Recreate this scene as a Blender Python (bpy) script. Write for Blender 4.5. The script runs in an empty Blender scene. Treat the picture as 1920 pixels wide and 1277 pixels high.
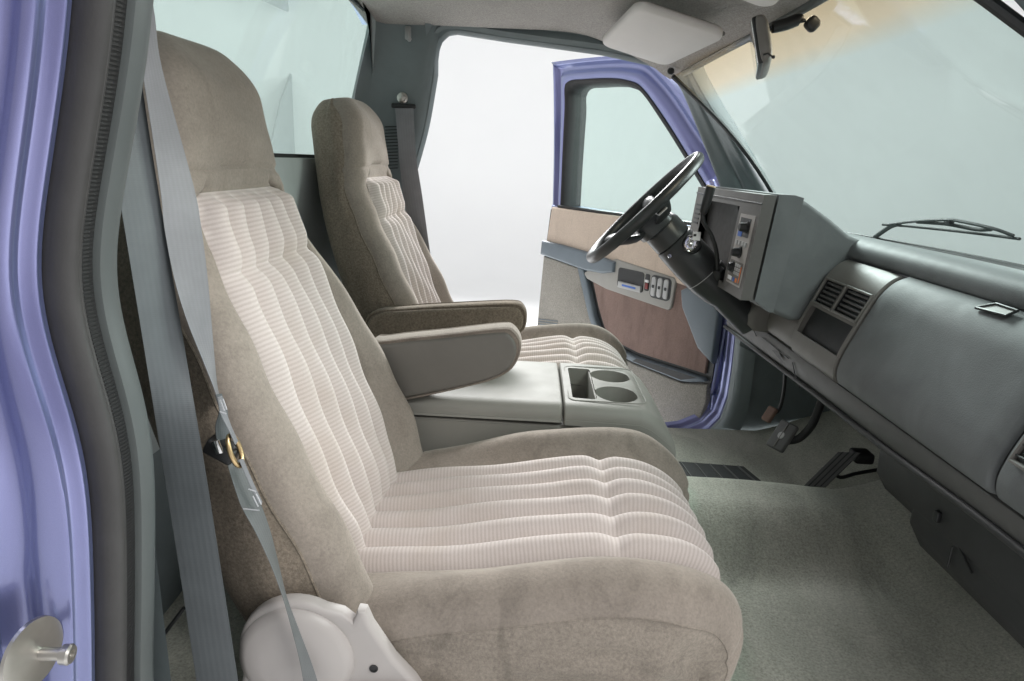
import bpy, bmesh, math, random
import numpy as np
from mathutils import Vector, Matrix
random.seed(7); np.random.seed(7)
SC = bpy.context.scene
COL = SC.collection
# vehicle frame: x forward, y towards the driver's side, z up, metres; z = 0 near the cab floor
# ------------------------------------------------------------------ camera
FPX, IW, IH = 1200.0, 1920.0, 1277.0
CAMPOS = np.array([0.0, -1.35, 0.82])
_Y = np.array([(1000 - IW / 2) / FPX, -(305 - IH / 2) / FPX, 1.0]); _Y /= np.linalg.norm(_Y)
_u = np.array([math.sin(math.radians(3)), math.cos(math.radians(3)), 0.0])
_Z = _u - _Y * _u.dot(_Y); _Z /= np.linalg.norm(_Z)
_X = -np.cross(_Y, _Z)
RM = np.stack([_X, _Y, _Z], 1)
cam_d = bpy.data.cameras.new('camera'); cam = bpy.data.objects.new('camera', cam_d); COL.objects.link(cam)
cam_d.sensor_width = 36.0; cam_d.lens = 36.0 * FPX / IW; cam_d.clip_start = 0.02; cam_d.clip_end = 200
cam.matrix_world = Matrix(((RM[0][0], RM[1][0], -RM[2][0], CAMPOS[0]), (RM[0][1], RM[1][1], -RM[2][1], CAMPOS[1]),
                           (RM[0][2], RM[1][2], -RM[2][2], CAMPOS[2]), (0, 0, 0, 1)))
SC.camera = cam

# ------------------------------------------------------------------ studio light: unseen area lamps added to brighten cab and backdrop
W = bpy.data.worlds.new('World'); SC.world = W; W.use_nodes = True
W.node_tree.nodes['Background'].inputs[0].default_value = (1.0, 1.0, 1.0, 1)
W.node_tree.nodes['Background'].inputs[1].default_value = 0.51
def area(name, loc, target, sx, sy, power, col=(1, 1, 1)):
    l = bpy.data.lights.new(name, 'AREA'); l.shape = 'RECTANGLE'; l.size = sx; l.size_y = sy; l.energy = power; l.color = col
    o = bpy.data.objects.new(name, l); COL.objects.link(o); o.location = loc
    o.rotation_euler = (Vector(target) - Vector(loc)).to_track_quat('-Z', 'Y').to_euler()
    return o
area('added_key_lamp', (1.9, -2.1, 3.2), (0.0, -0.1, 0.3), 1.6, 1.2, 96, (1, .98, .955))
area('added_front_lamp', (3.4, 0.9, 1.75), (0.0, 0.2, 0.7), 2.2, 1.5, 150)
area('added_side_lamp', (0.3, 3.4, 2.7), (0.0, -0.2, 0.4), 2.4, 1.2, 430)
area('added_backdrop_lamp', (0.5, 4.6, 5.4), (0.5, 7.5, 0.6), 9.0, 1.2, 4)
area('added_backdrop_lamp', (5.2, 0.8, 5.4), (8.0, 0.8, 0.6), 8.0, 1.2, 64)
area('added_backdrop_lamp', (-4.2, 0.8, 5.4), (-7.0, 0.8, 0.6), 8.0, 1.2, 40)
SC.view_settings.view_transform = 'Standard'; SC.view_settings.look = 'None'
SC.view_settings.exposure = 0.0; SC.view_settings.gamma = 1.0
SC.cycles.use_denoising = True
SC.cycles.max_bounces = 10; SC.cycles.diffuse_bounces = 5; SC.cycles.transparent_max_bounces = 16
SC.cycles.sample_clamp_indirect = 6.0

# ------------------------------------------------------------------ helpers
def P(px, py, x=None, y=None, z=None):
    """measured photo position -> point in the cab at a known x, y or z (calibration of the survey)"""
    d = RM.T @ np.array([(px - IW / 2) / FPX, -(py - IH / 2) / FPX, 1.0])
    k = (x - CAMPOS[0]) / d[0] if x is not None else (y - CAMPOS[1]) / d[1] if y is not None else (z - CAMPOS[2]) / d[2]
    return CAMPOS + k * d
ROOT = {}
def tag(o, label=None, cat=None, group=None, kind=None):
    if label: o['label'] = label
    if cat: o['category'] = cat
    if group: o['group'] = group
    if kind: o['kind'] = kind
    return o
def thing(name, loc, label, cat, group=None):
    o = bpy.data.objects.new(name, None); COL.objects.link(o); o.location = loc; o.empty_display_size = .05
    ROOT[o.name] = np.array(loc, float)
    return tag(o, label, cat, group, 'thing')
def mk(name, V, F, mat, parent=None, uv=None, smooth=40, origin=None):
    V = np.asarray(V, float)
    if parent is not None: org = ROOT[parent.name]
    elif origin is not None: org = np.array(origin, float)
    else:
        mn, mx = V.min(0), V.max(0); org = np.array([(mn[0] + mx[0]) / 2, (mn[1] + mx[1]) / 2, mn[2]])
    me = bpy.data.meshes.new(name); me.from_pydata((V - org).tolist(), [], [tuple(int(i) for i in f) for f in F])
    if uv is not None:
        ul = me.uv_layers.new(name='uv')
        for li, l in enumerate(me.loops): ul.data[li].uv = uv[l.vertex_index]
    o = bpy.data.objects.new(name, me); COL.objects.link(o)
    bm = bmesh.new(); bm.from_mesh(me); bmesh.ops.recalc_face_normals(bm, faces=bm.faces); bm.to_mesh(me); bm.free()
    if smooth:
        me.polygons.foreach_set('use_smooth', [True] * len(me.polygons)); me.set_sharp_from_angle(angle=math.radians(smooth))
    if mat is not None: me.materials.append(mat)
    if parent is not None: o.parent = parent
    else: o.location = org
    ROOT[o.name] = org
    return o
def join(*parts):
    V, F = [], []
    for v, f in parts:
        n = len(V); V += [tuple(p) for p in v]; F += [tuple(i + n for i in q) for q in f]
    return V, F
def grid(pts, cu=False, cv=False):
    n, m = len(pts), len(pts[0]); V = [tuple(p) for r in pts for p in r]; F = []
    for i in range(n if cu else n - 1):
        for j in range(m if cv else m - 1):
            a, b = i, (i + 1) % n; c, d = j, (j + 1) % m
            F.append((a * m + c, a * m + d, b * m + d, b * m + c))
    return V, F
def bm_out(bm):
    bm.verts.ensure_lookup_table(); bm.verts.index_update()
    V = [tuple(v.co) for v in bm.verts]; F = [tuple(v.index for v in f.verts) for f in bm.faces]; bm.free(); return V, F
def rbox(c, s, r=.004, seg=3, rot=None):
    bm = bmesh.new(); bmesh.ops.create_cube(bm, size=1)
    for v in bm.verts: v.co = Vector((v.co.x * s[0], v.co.y * s[1], v.co.z * s[2]))
    if r: bmesh.ops.bevel(bm, geom=bm.edges[:], offset=min(r, min(s) * .49), segments=seg, profile=.5, affect='EDGES', clamp_overlap=True)
    if rot is not None: bmesh.ops.rotate(bm, cent=(0, 0, 0), matrix=rot, verts=bm.verts[:])
    bmesh.ops.translate(bm, vec=Vector(c), verts=bm.verts[:])
    return bm_out(bm)
def prism(poly, ax, a, b, r=.004, seg=3, rall=False):
    """polygon of 2-D points extruded along axis ax ('x','y','z') from a to b, edges rounded"""
    bm = bmesh.new()
    def pt(p, k): return {'x': (k, p[0], p[1]), 'y': (p[0], k, p[1]), 'z': (p[0], p[1], k)}[ax]
    va = [bm.verts.new(pt(p, a)) for p in poly]; vb = [bm.verts.new(pt(p, b)) for p in poly]; n = len(poly)
    bm.faces.new(va); bm.faces.new(vb[::-1])
    for i in range(n): bm.faces.new((va[i], vb[i], vb[(i + 1) % n], va[(i + 1) % n]))
    bmesh.ops.recalc_face_normals(bm, faces=bm.faces)
    if r:
        es = bm.edges[:] if rall else [e for e in bm.edges if (e.verts[0] in va) == (e.verts[1] in va)]
        bmesh.ops.bevel(bm, geom=es, offset=r, segments=seg, profile=.5, affect='EDGES', clamp_overlap=True)
    return bm_out(bm)
def xf(vf, M):
    V, F = vf; return [tuple(M @ Vector(v)) for v in V], F
def cat(pts, n=8, closed=False):
    """Catmull-Rom through points"""
    p = [np.array(q, float) for q in pts]; out = []; N = len(p)
    for i in range(N if closed else N - 1):
        p0 = p[(i - 1) % N] if closed or i > 0 else 2 * p[0] - p[1]
        p1 = p[i]; p2 = p[(i + 1) % N]
        p3 = p[(i + 2) % N] if closed or i + 2 < N else 2 * p[-1] - p[-2]
        for k in range(n):
            t = k / n
            out.append(.5 * ((2 * p1) + (-p0 + p2) * t + (2 * p0 - 5 * p1 + 4 * p2 - p3) * t * t + (-p0 + 3 * p1 - 3 * p2 + p3) * t ** 3))
    if not closed: out.append(p[-1])
    return out
def frames(path):
    p = [Vector(q) for q in path]; T = []
    for i in range(len(p)): T.append((p[min(i + 1, len(p) - 1)] - p[max(i - 1, 0)]).normalized())
    up = Vector((0, 0, 1)) if abs(T[0].z) < .9 else Vector((0, 1, 0))
    N = [(up - T[0] * up.dot(T[0])).normalized()]
    for i in range(1, len(p)):
        n = N[-1] - T[i] * N[-1].dot(T[i]); N.append(n.normalized())
    return p, T, N
def tube(path, r, n=12, sq=1.0, caps=True):
    p, T, N = frames(path); rr = r if hasattr(r, '__len__') else [r] * len(p); rows = []
    for i in range(len(p)):
        B = T[i].cross(N[i])
        rows.append([tuple(p[i] + (N[i] * math.cos(2 * math.pi * k / n) * sq + B * math.sin(2 * math.pi * k / n)) * rr[i]) for k in range(n)])
    V, F = grid(rows, False, True)
    if caps:
        F.append(tuple(range(n))[::-1]); m = (len(p) - 1) * n; F.append(tuple(range(m, m + n)))
    return V, F
def lathe(prof, o, axis, n=32):
    """prof: (distance along axis, radius)"""
    a = Vector(axis).normalized(); u = a.orthogonal().normalized(); w = a.cross(u); o = Vector(o)
    rows = [[tuple(o + a * d + (u * math.cos(2 * math.pi * k / n) + w * math.sin(2 * math.pi * k / n)) * max(r, 1e-5)) for k in range(n)] for d, r in prof]
    V, F = grid(rows, False, True)
    if prof[0][1] > 1e-4: F.append(tuple(range(n)))
    if prof[-1][1] > 1e-4: m = (len(prof) - 1) * n; F.append(tuple(range(m, m + n)))
    return V, F
def ribbon(L, R, th=.0014):
    """flat webbing between two edge curves"""
    L = [Vector(q) for q in L]; R = [Vector(q) for q in R]; rows = []
    for i in range(len(L)):
        t = (L[min(i + 1, len(L) - 1)] - L[max(i - 1, 0)] + R[min(i + 1, len(L) - 1)] - R[max(i - 1, 0)]).normalized()
        w = (R[i] - L[i]); n = t.cross(w).normalized() * th / 2
        top = [L[i].lerp(R[i], k / 6) + n * (1 if 0 < k < 6 else .3) for k in range(7)]
        bot = [L[i].lerp(R[i], k / 6) - n * (1 if 0 < k < 6 else .3) for k in range(6, -1, -1)]
        rows.append([tuple(q) for q in top + bot])
    V, F = grid(rows, False, True); m = 14
    F.append(tuple(range(m))); k = (len(L) - 1) * m; F.append(tuple(range(k, k + m)))
    uv = []
    s = 0
    for i in range(len(L)):
        if i: s += ((L[i] + R[i]) / 2 - (L[i - 1] + R[i - 1]) / 2).length
        uv += [(k / 6, s) for k in range(7)] + [(k / 6, s) for k in range(6, -1, -1)]
    return V, F, uv
def ring(A, B):
    """surface between two loops of equal count"""
    return grid([A, B], False, True)
def slab(A, B, ta, closed=True):
    """closed ring-shaped slab: loops A (outer), B (inner) and offset vector ta"""
    ta = np.array(ta); A2 = [np.array(a) + ta for a in A]; B2 = [np.array(b) + ta for b in B]
    return grid([A, B, B2, A2], True, True)
def resample(loop, n, closed=True):
    L = [np.array(q, float) for q in loop]
    if closed: L = L + [L[0]]
    d = [0]
    for i in range(1, len(L)): d.append(d[-1] + np.linalg.norm(L[i] - L[i - 1]))
    out = []; m = n if closed else n - 1
    for k in range(n):
        t = d[-1] * k / m; i = max(0, min(len(d) - 2, int(np.searchsorted(d, t, 'right') - 1)))
        q = (t - d[i]) / max(1e-9, d[i + 1] - d[i]); out.append(L[i] * (1 - q) + L[i + 1] * q)
    return out
def rrect(x0, x1, y0, y1, r, n=6):
    out = []
    for cx, cy, a0 in ((x1 - r, y1 - r, 0), (x0 + r, y1 - r, 90), (x0 + r, y0 + r, 180), (x1 - r, y0 + r, 270)):
        for k in range(n + 1):
            a = math.radians(a0 + 90 * k / n); out.append((cx + r * math.cos(a), cy + r * math.sin(a)))
    return out
def ss(a, b, x):
    t = np.clip((x - a) / (b - a), 0, 1); return t * t * (3 - 2 * t)
def it(x, tab): return float(np.interp(x, [t[0] for t in tab], [t[1] for t in tab]))

# ------------------------------------------------------------------ materials
def lin(r, g, b):
    f = lambda c: (c / 255 / 12.92) if c / 255 <= .04045 else ((c / 255 + .055) / 1.055) ** 2.4
    return (f(r), f(g), f(b))
class NT:
    def __init__(s, name):
        s.m = bpy.data.materials.new(name); s.m.use_nodes = True; s.t = s.m.node_tree; s.t.nodes.clear()
        s.out = s.n('ShaderNodeOutputMaterial')
    def n(s, ty, **k):
        nd = s.t.nodes.new(ty)
        for a, b in k.items(): setattr(nd, a, b)
        return nd
    def l(s, a, b): s.t.links.new(a, b)
    def noise(s, co, scale, detail=4, rough=.55, dist=0):
        n = s.n('ShaderNodeTexNoise'); n.inputs['Scale'].default_value = scale; n.inputs['Detail'].default_value = detail
        n.inputs['Roughness'].default_value = rough; n.inputs['Distortion'].default_value = dist; s.l(co, n.inputs['Vector']); return n.outputs['Fac']
    def mapping(s, co, sc=(1, 1, 1), rot=(0, 0, 0)):
        n = s.n('ShaderNodeMapping'); n.inputs['Scale'].default_value = sc; n.inputs['Rotation'].default_value = rot; s.l(co, n.inputs['Vector']); return n.outputs[0]
    def ramp(s, f, stops):
        n = s.n('ShaderNodeValToRGB'); e = n.color_ramp.elements
        while len(e) < len(stops): e.new(.5)
        for q, (p, c) in zip(e, stops): q.position = p; q.color = (*c, 1) if len(c) == 3 else c
        s.l(f, n.inputs[0]); return n.outputs[0]
    def mixc(s, f, a, b, mode='MIX'):
        n = s.n('ShaderNodeMix', data_type='RGBA', blend_type=mode)
        for v, i in ((f, 0), (a, 6), (b, 7)):
            if hasattr(v, 'links'): s.l(v, n.inputs[i])
            else: n.inputs[i].default_value = v if i == 0 else (*v, 1)
        return n.outputs[2]
    def math(s, op, a, b=0, c=None):
        n = s.n('ShaderNodeMath', operation=op)
        for v, i in ((a, 0), (b, 1), (c, 2)):
            if v is None: continue
            if hasattr(v, 'links'): s.l(v, n.inputs[i])
            else: n.inputs[i].default_value = v
        return n.outputs[0]
    def bump(s, h, strength, dist=.001, prev=None):
        n = s.n('ShaderNodeBump'); n.inputs['Strength'].default_value = strength; n.inputs['Distance'].default_value = dist
        s.l(h, n.inputs['Height'])
        if prev is not None: s.l(prev, n.inputs['Normal'])
        return n.outputs[0]
    def bsdf(s, col, rough=.5, metal=0, spec=.5, coat=0, sheen=0, sheen_t=None, normal=None, sheen_r=.4, coat_r=.05):
        b = s.n('ShaderNodeBsdfPrincipled')
        if hasattr(col, 'links'): s.l(col, b.inputs['Base Color'])
        else: b.inputs['Base Color'].default_value = (*col, 1)
        if hasattr(rough, 'links'): s.l(rough, b.inputs['Roughness'])
        else: b.inputs['Roughness'].default_value = rough
        b.inputs['Metallic'].default_value = metal; b.inputs['Specular IOR Level'].default_value = spec
        b.inputs['Coat Weight'].default_value = coat; b.inputs['Coat Roughness'].default_value = coat_r
        b.inputs['Sheen Weight'].default_value = sheen; b.inputs['Sheen Roughness'].default_value = sheen_r
        if sheen_t: b.inputs['Sheen Tint'].default_value = (*sheen_t, 1)
        if normal is not None: s.l(normal, b.inputs['Normal'])
        s.l(b.outputs[0], s.out.inputs[0]); return b
    def obj(s): return s.n('ShaderNodeTexCoord').outputs['Object']
    def uv(s): return s.n('ShaderNodeTexCoord').outputs['UV']
def mul(c, k): return tuple(min(1, v * k) for v in c)
def m_plastic(name, col, rough=.5, grain=1400, gs=.25, var=.12, spec=.4):
    t = NT(name); o = t.obj()
    f = t.noise(o, 9, 5, .6, .6); c = t.ramp(f, [(.3, mul(col, 1 - var)), (.7, mul(col, 1 + var))])
    g = t.noise(o, grain, 2, .5); nm = t.bump(g, gs, .0006)
    r = t.noise(o, 30, 3); rr = t.math('MULTIPLY_ADD', r, .16, rough - .08)
    t.bsdf(c, rr, spec=spec, normal=nm); return t.m
def m_velour(name, col, dark=.62, nap=(7, 2.2, 5), sheen=.35, fuzz=.22, fb=.35):
    t = NT(name); o = t.obj()
    a = t.noise(t.mapping(o, nap, (.3, .5, .2)), 1.6, 8, .68, .25)
    b = t.noise(o, 3.5, 6, .65, .3)
    c1 = t.ramp(a, [(.30, mul(col, dark)), (.52, col), (.76, mul(col, 1.10))])
    c2 = t.mixc(t.math('MULTIPLY', t.ramp(b, [(.45, (0, 0, 0)), (.7, (1, 1, 1))]), .22), c1, mul(col, dark * 1.05))
    br = t.noise(t.mapping(o, (9, 9, 2.0), (.5, .2, 0)), 2.4, 5, .6, .6); c2 = t.mixc(t.math('MULTIPLY', t.ramp(br, [(.56, (0, 0, 0)), (.70, (1, 1, 1))]), .5), c2, mul(col, dark * .8))
    fz = t.noise(o, 230, 4, .75); c3 = t.mixc(fuzz, c2, t.ramp(fz, [(.3, (.2, .18, .16)), (.7, (.9, .86, .8))]), 'OVERLAY')
    nm = t.bump(fz, fb, .0016); nm = t.bump(t.noise(o, 34, 5, .65, 1.0), .22, .004, nm)
    t.bsdf(c3, .95, spec=.12, sheen=sheen, sheen_t=(.95, .9, .82), normal=nm); return t.m
def m_pleat():
    t = NT('ribbed_cloth'); u = t.uv(); o = t.obj()
    sp = t.n('ShaderNodeSeparateXYZ'); t.l(u, sp.inputs[0])
    wob = t.noise(o, 22, 3); v = t.math('ADD', sp.outputs[1], t.math('MULTIPLY', wob, .0035))
    sn = t.math('SINE', t.math('MULTIPLY', v, 2 * math.pi / .0060)); h = t.math('MULTIPLY_ADD', sn, .5, .5)
    base = t.ramp(h, [(.05, lin(192, 182, 177)), (.8, lin(206, 197, 193))])
    dirt = t.noise(o, 6, 5, .6, .7); base = t.mixc(t.math('MULTIPLY', t.ramp(dirt, [(.5, (0, 0, 0)), (.78, (1, 1, 1))]), .45), base, lin(176, 162, 148))
    fz = t.noise(o, 900, 2, .6); base = t.mixc(.12, base, t.ramp(fz, [(.3, (.25, .24, .23)), (.7, (.85, .84, .82))]), 'OVERLAY')
    nm = t.bump(h, .08, .001); nm = t.bump(fz, .25, .0008, nm)
    t.bsdf(base, .95, spec=.1, sheen=.25, normal=nm); return t.m
def m_carpet(name, col, var=.3):
    t = NT(name); o = t.obj()
    a = t.noise(o, 5, 6, .65, .9); c = t.ramp(a, [(.3, mul(col, 1 - var)), (.7, mul(col, 1 + var))])
    f = t.noise(o, 210, 4, .8); c = t.mixc(.5, c, t.ramp(f, [(.3, (.15, .15, .15)), (.7, (.9, .9, .9))]), 'OVERLAY')
    nm = t.bump(f, .7, .003); nm = t.bump(t.noise(o, 40, 4), .2, .006, nm)
    t.bsdf(c, .95, spec=.1, sheen=.25, normal=nm); return t.m
def m_paint():
    t = NT('blue_metallic_paint'); o = t.obj()
    f = t.noise(o, 2600, 1, .5); lw = t.n('ShaderNodeLayerWeight'); lw.inputs[0].default_value = .45
    c = t.mixc(lw.outputs['Facing'], lin(120, 121, 168), lin(126, 144, 182))
    c = t.mixc(.06, c, t.ramp(f, [(.4, (.2, .2, .25)), (.6, (1, 1, 1))]), 'OVERLAY')
    op = t.noise(o, 60, 2); nm = t.bump(op, .02, .001)
    t.bsdf(c, .28, metal=.65, spec=.5, coat=1, normal=nm, coat_r=.03); return t.m
def m_simple(name, col, rough=.4, metal=0, spec=.5, bumpk=0, bs=200, coat=0):
    t = NT(name); o = t.obj(); f = t.noise(o, 25, 4); c = t.ramp(f, [(.3, mul(col, .88)), (.7, mul(col, 1.08))])
    nm = t.bump(t.noise(o, bs, 3), bumpk, .001) if bumpk else None
    rr = t.math('MULTIPLY_ADD', t.noise(o, 60, 3), .2, rough - .1)
    t.bsdf(c, rr, metal=metal, spec=spec, normal=nm, coat=coat); return t.m
def m_web(name, col):
    t = NT(name); u = t.uv(); o = t.obj(); sp = t.n('ShaderNodeSeparateXYZ'); t.l(u, sp.inputs[0])
    a = t.math('SINE', t.math('MULTIPLY', sp.outputs[0], 2 * math.pi * 7)); b = t.math('SINE', t.math('MULTIPLY', sp.outputs[1], 2 * math.pi / .0022))
    h = t.math('ADD', t.math('MULTIPLY', a, .6), t.math('MULTIPLY', b, .4)); h = t.math('MULTIPLY_ADD', h, .5, .5)
    f = t.noise(o, 14, 4); c = t.ramp(f, [(.3, mul(col, .86)), (.7, mul(col, 1.1))]); c = t.mixc(.08, c, t.ramp(h, [(0, (.25, .25, .25)), (1, (.8, .8, .8))]), 'OVERLAY')
    t.bsdf(c, .5, spec=.35, normal=t.bump(h, .25, .0006)); return t.m
def m_glass(name, tint, refl=.05, ramp=None):
    t = NT(name); tr = t.n('ShaderNodeBsdfTransparent'); gl = t.n('ShaderNodeBsdfGlossy'); gl.inputs['Roughness'].default_value = .01
    if ramp:
        sp = t.n('ShaderNodeSeparateXYZ'); t.l(t.uv(), sp.inputs[0]); t.l(t.ramp(sp.outputs[1], ramp), tr.inputs[0])
    else: tr.inputs[0].default_value = (*tint, 1)
    lw = t.n('ShaderNodeLayerWeight'); lw.inputs[0].default_value = .5
    mx = t.n('ShaderNodeMixShader'); t.l(t.math('MULTIPLY_ADD', t.math('POWER', lw.outputs['Facing'], 5), .25, refl), mx.inputs[0]); t.l(tr.outputs[0], mx.inputs[1]); t.l(gl.outputs[0], mx.inputs[2])
    df = t.n('ShaderNodeBsdfDiffuse'); df.inputs[0].default_value = (.75, .77, .76, 1); m2 = t.n('ShaderNodeMixShader')
    o = t.obj(); sm = t.noise(t.mapping(o, (1, 2.2, 1.4)), 4, 6, .62, 1.4); k = t.ramp(sm, [(.45, (0, 0, 0)), (.72, (1, 1, 1))])
    t.l(t.math('MULTIPLY_ADD', k, .014, .006), m2.inputs[0]); t.l(mx.outputs[0], m2.inputs[1]); t.l(df.outputs[0], m2.inputs[2])
    t.l(m2.outputs[0], t.out.inputs[0]); return t.m

M = {}
M['velour'] = m_velour('taupe_velour', lin(147, 139, 131), .76)
M['velour_side'] = m_velour('taupe_velour_side', lin(130, 122, 112), .68, (5, 5, 2.2), .2, .55, .8)
M['velour_cushion'] = m_velour('taupe_velour_cushion_side', lin(143, 136, 128), .66, (1.6, 8, 10), .3, .36, .6)
M['pleat'] = m_pleat()
M['arm_vinyl'] = m_plastic('taupe_vinyl', lin(119, 117, 112), .55, 900, .3, .06)
M['hinge'] = m_plastic('beige_plastic', lin(178, 173, 170), .42, 1200, .1, .03)
M['console'] = m_plastic('console_plastic', lin(146, 145, 139), .6, 1100, .25, .05)
M['dash'] = m_plastic('dash_vinyl', lin(100, 103, 104), .6, 420, .5, .15)
M['dash_trim'] = m_plastic('dash_trim_plastic', lin(110, 107, 103), .5, 1000, .25, .06)
M['dash_dark'] = m_plastic('dark_lower_plastic', lin(52, 53, 54), .5, 1000, .25, .1)
M['knee'] = m_plastic('knee_strip_plastic', lin(84, 84, 83), .5, 1000, .25, .08)
M['trim'] = m_plastic('pillar_trim_plastic', lin(108, 117, 119), .5, 1100, .22, .08)
M['rear_trim'] = m_plastic('rear_wall_plastic', lin(172, 180, 180), .5, 1100, .22, .06)
M['trim_light'] = m_plastic('edge_trim_plastic', lin(88, 93, 93), .4, 1100, .15, .05)
M['black'] = m_plastic('black_plastic', lin(38, 39, 40), .42, 900, .2, .1)
M['blackish'] = m_plastic('charcoal_plastic', lin(52, 54, 55), .36, 900, .2, .1)
M['wheel'] = m_plastic('steering_wheel_vinyl', lin(48, 51, 52), .33, 700, .25, .1)
M['rubber'] = m_simple('weatherstrip_rubber', lin(64, 63, 63), .5, 0, .4, .3, 160)
M['rubber_dark'] = m_simple('dark_rubber', lin(36, 36, 37), .6, 0, .35, .25, 200)
def m_floor_carpet():
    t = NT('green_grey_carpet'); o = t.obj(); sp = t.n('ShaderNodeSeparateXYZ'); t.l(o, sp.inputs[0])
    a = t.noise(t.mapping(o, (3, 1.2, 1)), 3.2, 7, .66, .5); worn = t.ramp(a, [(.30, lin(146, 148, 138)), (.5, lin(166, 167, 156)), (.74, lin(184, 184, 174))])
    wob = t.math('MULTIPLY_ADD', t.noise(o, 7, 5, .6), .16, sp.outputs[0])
    k = t.ramp(wob, [(.14, (0, 0, 0)), (.24, (1, 1, 1)), (.40, (1, 1, 1)), (.53, (0, 0, 0))]); c = t.mixc(t.math('MULTIPLY', k, .75), worn, lin(150, 180, 158))  # green strip by the seat: lit, less worn carpet, its light painted into the colour
    f = t.noise(o, 210, 4, .8); c = t.mixc(.5, c, t.ramp(f, [(.3, (.15, .15, .15)), (.7, (.9, .9, .9))]), 'OVERLAY')
    nm = t.bump(f, .7, .003); nm = t.bump(t.noise(o, 40, 4), .25, .006, nm)
    t.bsdf(c, .95, spec=.1, sheen=.25, normal=nm); return t.m
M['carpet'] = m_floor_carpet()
M['door_carpet'] = m_carpet('grey_door_carpet', lin(146, 142, 135), .10)
M['headliner'] = m_carpet('headliner_cloth', lin(152, 147, 143), .04)
M['visor'] = m_plastic('visor_vinyl', lin(202, 197, 194), .65, 500, .25, .02)
M['door_cloth'] = m_velour('tan_door_cloth', lin(192, 177, 164), .88, (3, 3, 3), .2)
M['door_insert'] = m_velour('brown_door_cloth', lin(132, 113, 107), .70, (7, 7, 1.6), .2)
M['door_band'] = m_plastic('blue_grey_door_plastic', lin(102, 112, 120), .42, 1000, .2, .06)
M['paint'] = m_paint()
M['steel'] = m_simple('worn_steel', (.5, .48, .45), .35, 1, .5, .15, 90)
M['chrome'] = m_simple('chrome', (.8, .8, .8), .12, 1)
M['gold'] = m_simple('gold_zinc_steel', (.60, .44, .24), .35, 1)
M['web'] = m_web('grey_webbing', lin(126, 127, 131))
M['web_mid'] = m_web('mid_grey_webbing', lin(108, 111, 112))
M['web_dark'] = m_web('dark_grey_webbing', lin(92, 97, 100))
M['thread'] = m_simple('white_thread', lin(185, 186, 190), .8)
M['glass'] = m_glass('green_tinted_glass', (.86, .945, .92), .03)
M['lens'] = m_simple('smoked_lens', (.03, .029, .028), .45, 0, .15)
M['white'] = m_simple('white_plastic', (.75, .75, .75), .45)
M['label_blue'] = m_simple('blue_label', lin(70, 110, 190), .5)
M['label_orange'] = m_simple('orange_label', lin(220, 120, 50), .5)
M['red'] = m_simple('red_plastic', lin(120, 30, 28), .4)
M['silver'] = m_plastic('silver_switch', lin(170, 170, 170), .35, 1000, .1, .05)
M['control'] = m_plastic('control_plate_plastic', lin(165, 160, 157), .45, 1000, .15, .04)
M['switch_panel'] = m_plastic('switch_panel_plastic', lin(148, 146, 141), .45, 1000, .2, .05)
M['bezel'] = m_plastic('bezel_plastic', lin(96, 94, 92), .5, 900, .25, .08)
M['tan'] = m_simple('tan_cap', lin(175, 155, 120), .5)
M['brown_pad'] = m_simple('brown_rubber_pad', lin(120, 96, 84), .7)
M['pedal'] = m_simple('grey_rubber_pedal', lin(92, 92, 92), .6, 0, .35, .3, 250)
M['cyc'] = m_simple('white_studio_paint', (.93, .935, .94), .9, 0, .1)
def m_cyc():
    t = NT('white_studio_paint'); f = t.noise(t.obj(), .6, 3); t.bsdf(t.ramp(f, [(.3, (.90, .905, .91)), (.7, (.93, .935, .935))]), .9, spec=.1); return t.m
M['cyc'] = m_cyc()

# ------------------------------------------------------------------ studio
def studio():
    X0, X1, Y1, Z0, Hh, r = -7.0, 8.0, 7.5, -0.62, 6.0, 1.2
    prof = [(0.0, Z0)] + [(-r + 0 + r * 1 - r + r * math.sin(a), Z0 + r - r * math.cos(a)) for a in []]
    # plan loop (U shape open to the camera side), profile: floor -> cove -> wall
    plan = [(X0, -5.0), (X0, Y1 - 1.5)] + [(X0 + 1.5 - 1.5 * math.cos(a), Y1 - 1.5 + 1.5 * math.sin(a)) for a in np.linspace(.1, math.pi / 2, 10)] \
        + [(X1 - 1.5 + 1.5 * math.sin(a), Y1 - 1.5 + 1.5 * math.cos(a)) for a in np.linspace(0, math.pi / 2 - .1, 10)] + [(X1, Y1 - 1.5), (X1, -5.0)]
    rows = []
    c = np.array([(X0 + X1) / 2, 0.5])
    for (x, y) in plan:
        p = np.array([x, y]); d = p - np.array([np.clip(x, X0 + 1.5, X1 - 1.5), min(y, Y1 - 1.5)]); d = d / (np.linalg.norm(d) + 1e-9)
        row = [(p[0] - d[0] * 3.0, p[1] - d[1] * 3.0, Z0), (p[0] - d[0] * r, p[1] - d[1] * r, Z0)]
        for a in np.linspace(.15, math.pi / 2, 9): row.append((p[0] - d[0] * r * (1 - math.sin(a)), p[1] - d[1] * r * (1 - math.sin(a)), Z0 + r * (1 - math.cos(a))))
        row.append((p[0], p[1], Hh)); rows.append(row)
    V, F = grid(rows)
    o = mk('studio_backdrop', V, F, M['cyc'], origin=(0, 0, Z0)); tag(o, 'seamless white curved studio backdrop wall behind the cab', kind='structure')
    fl = mk('studio_floor', [(X0 + .5, -5.5, Z0 - .004), (X1 - .5, -5.5, Z0 - .004), (X1 - .5, Y1 - 1, Z0 - .004), (X0 + .5, Y1 - 1, Z0 - .004)], [(0, 1, 2, 3)], M['cyc'], origin=(0, 0, Z0))
    tag(fl, 'white studio floor under the cab', kind='structure')
studio()

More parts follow.
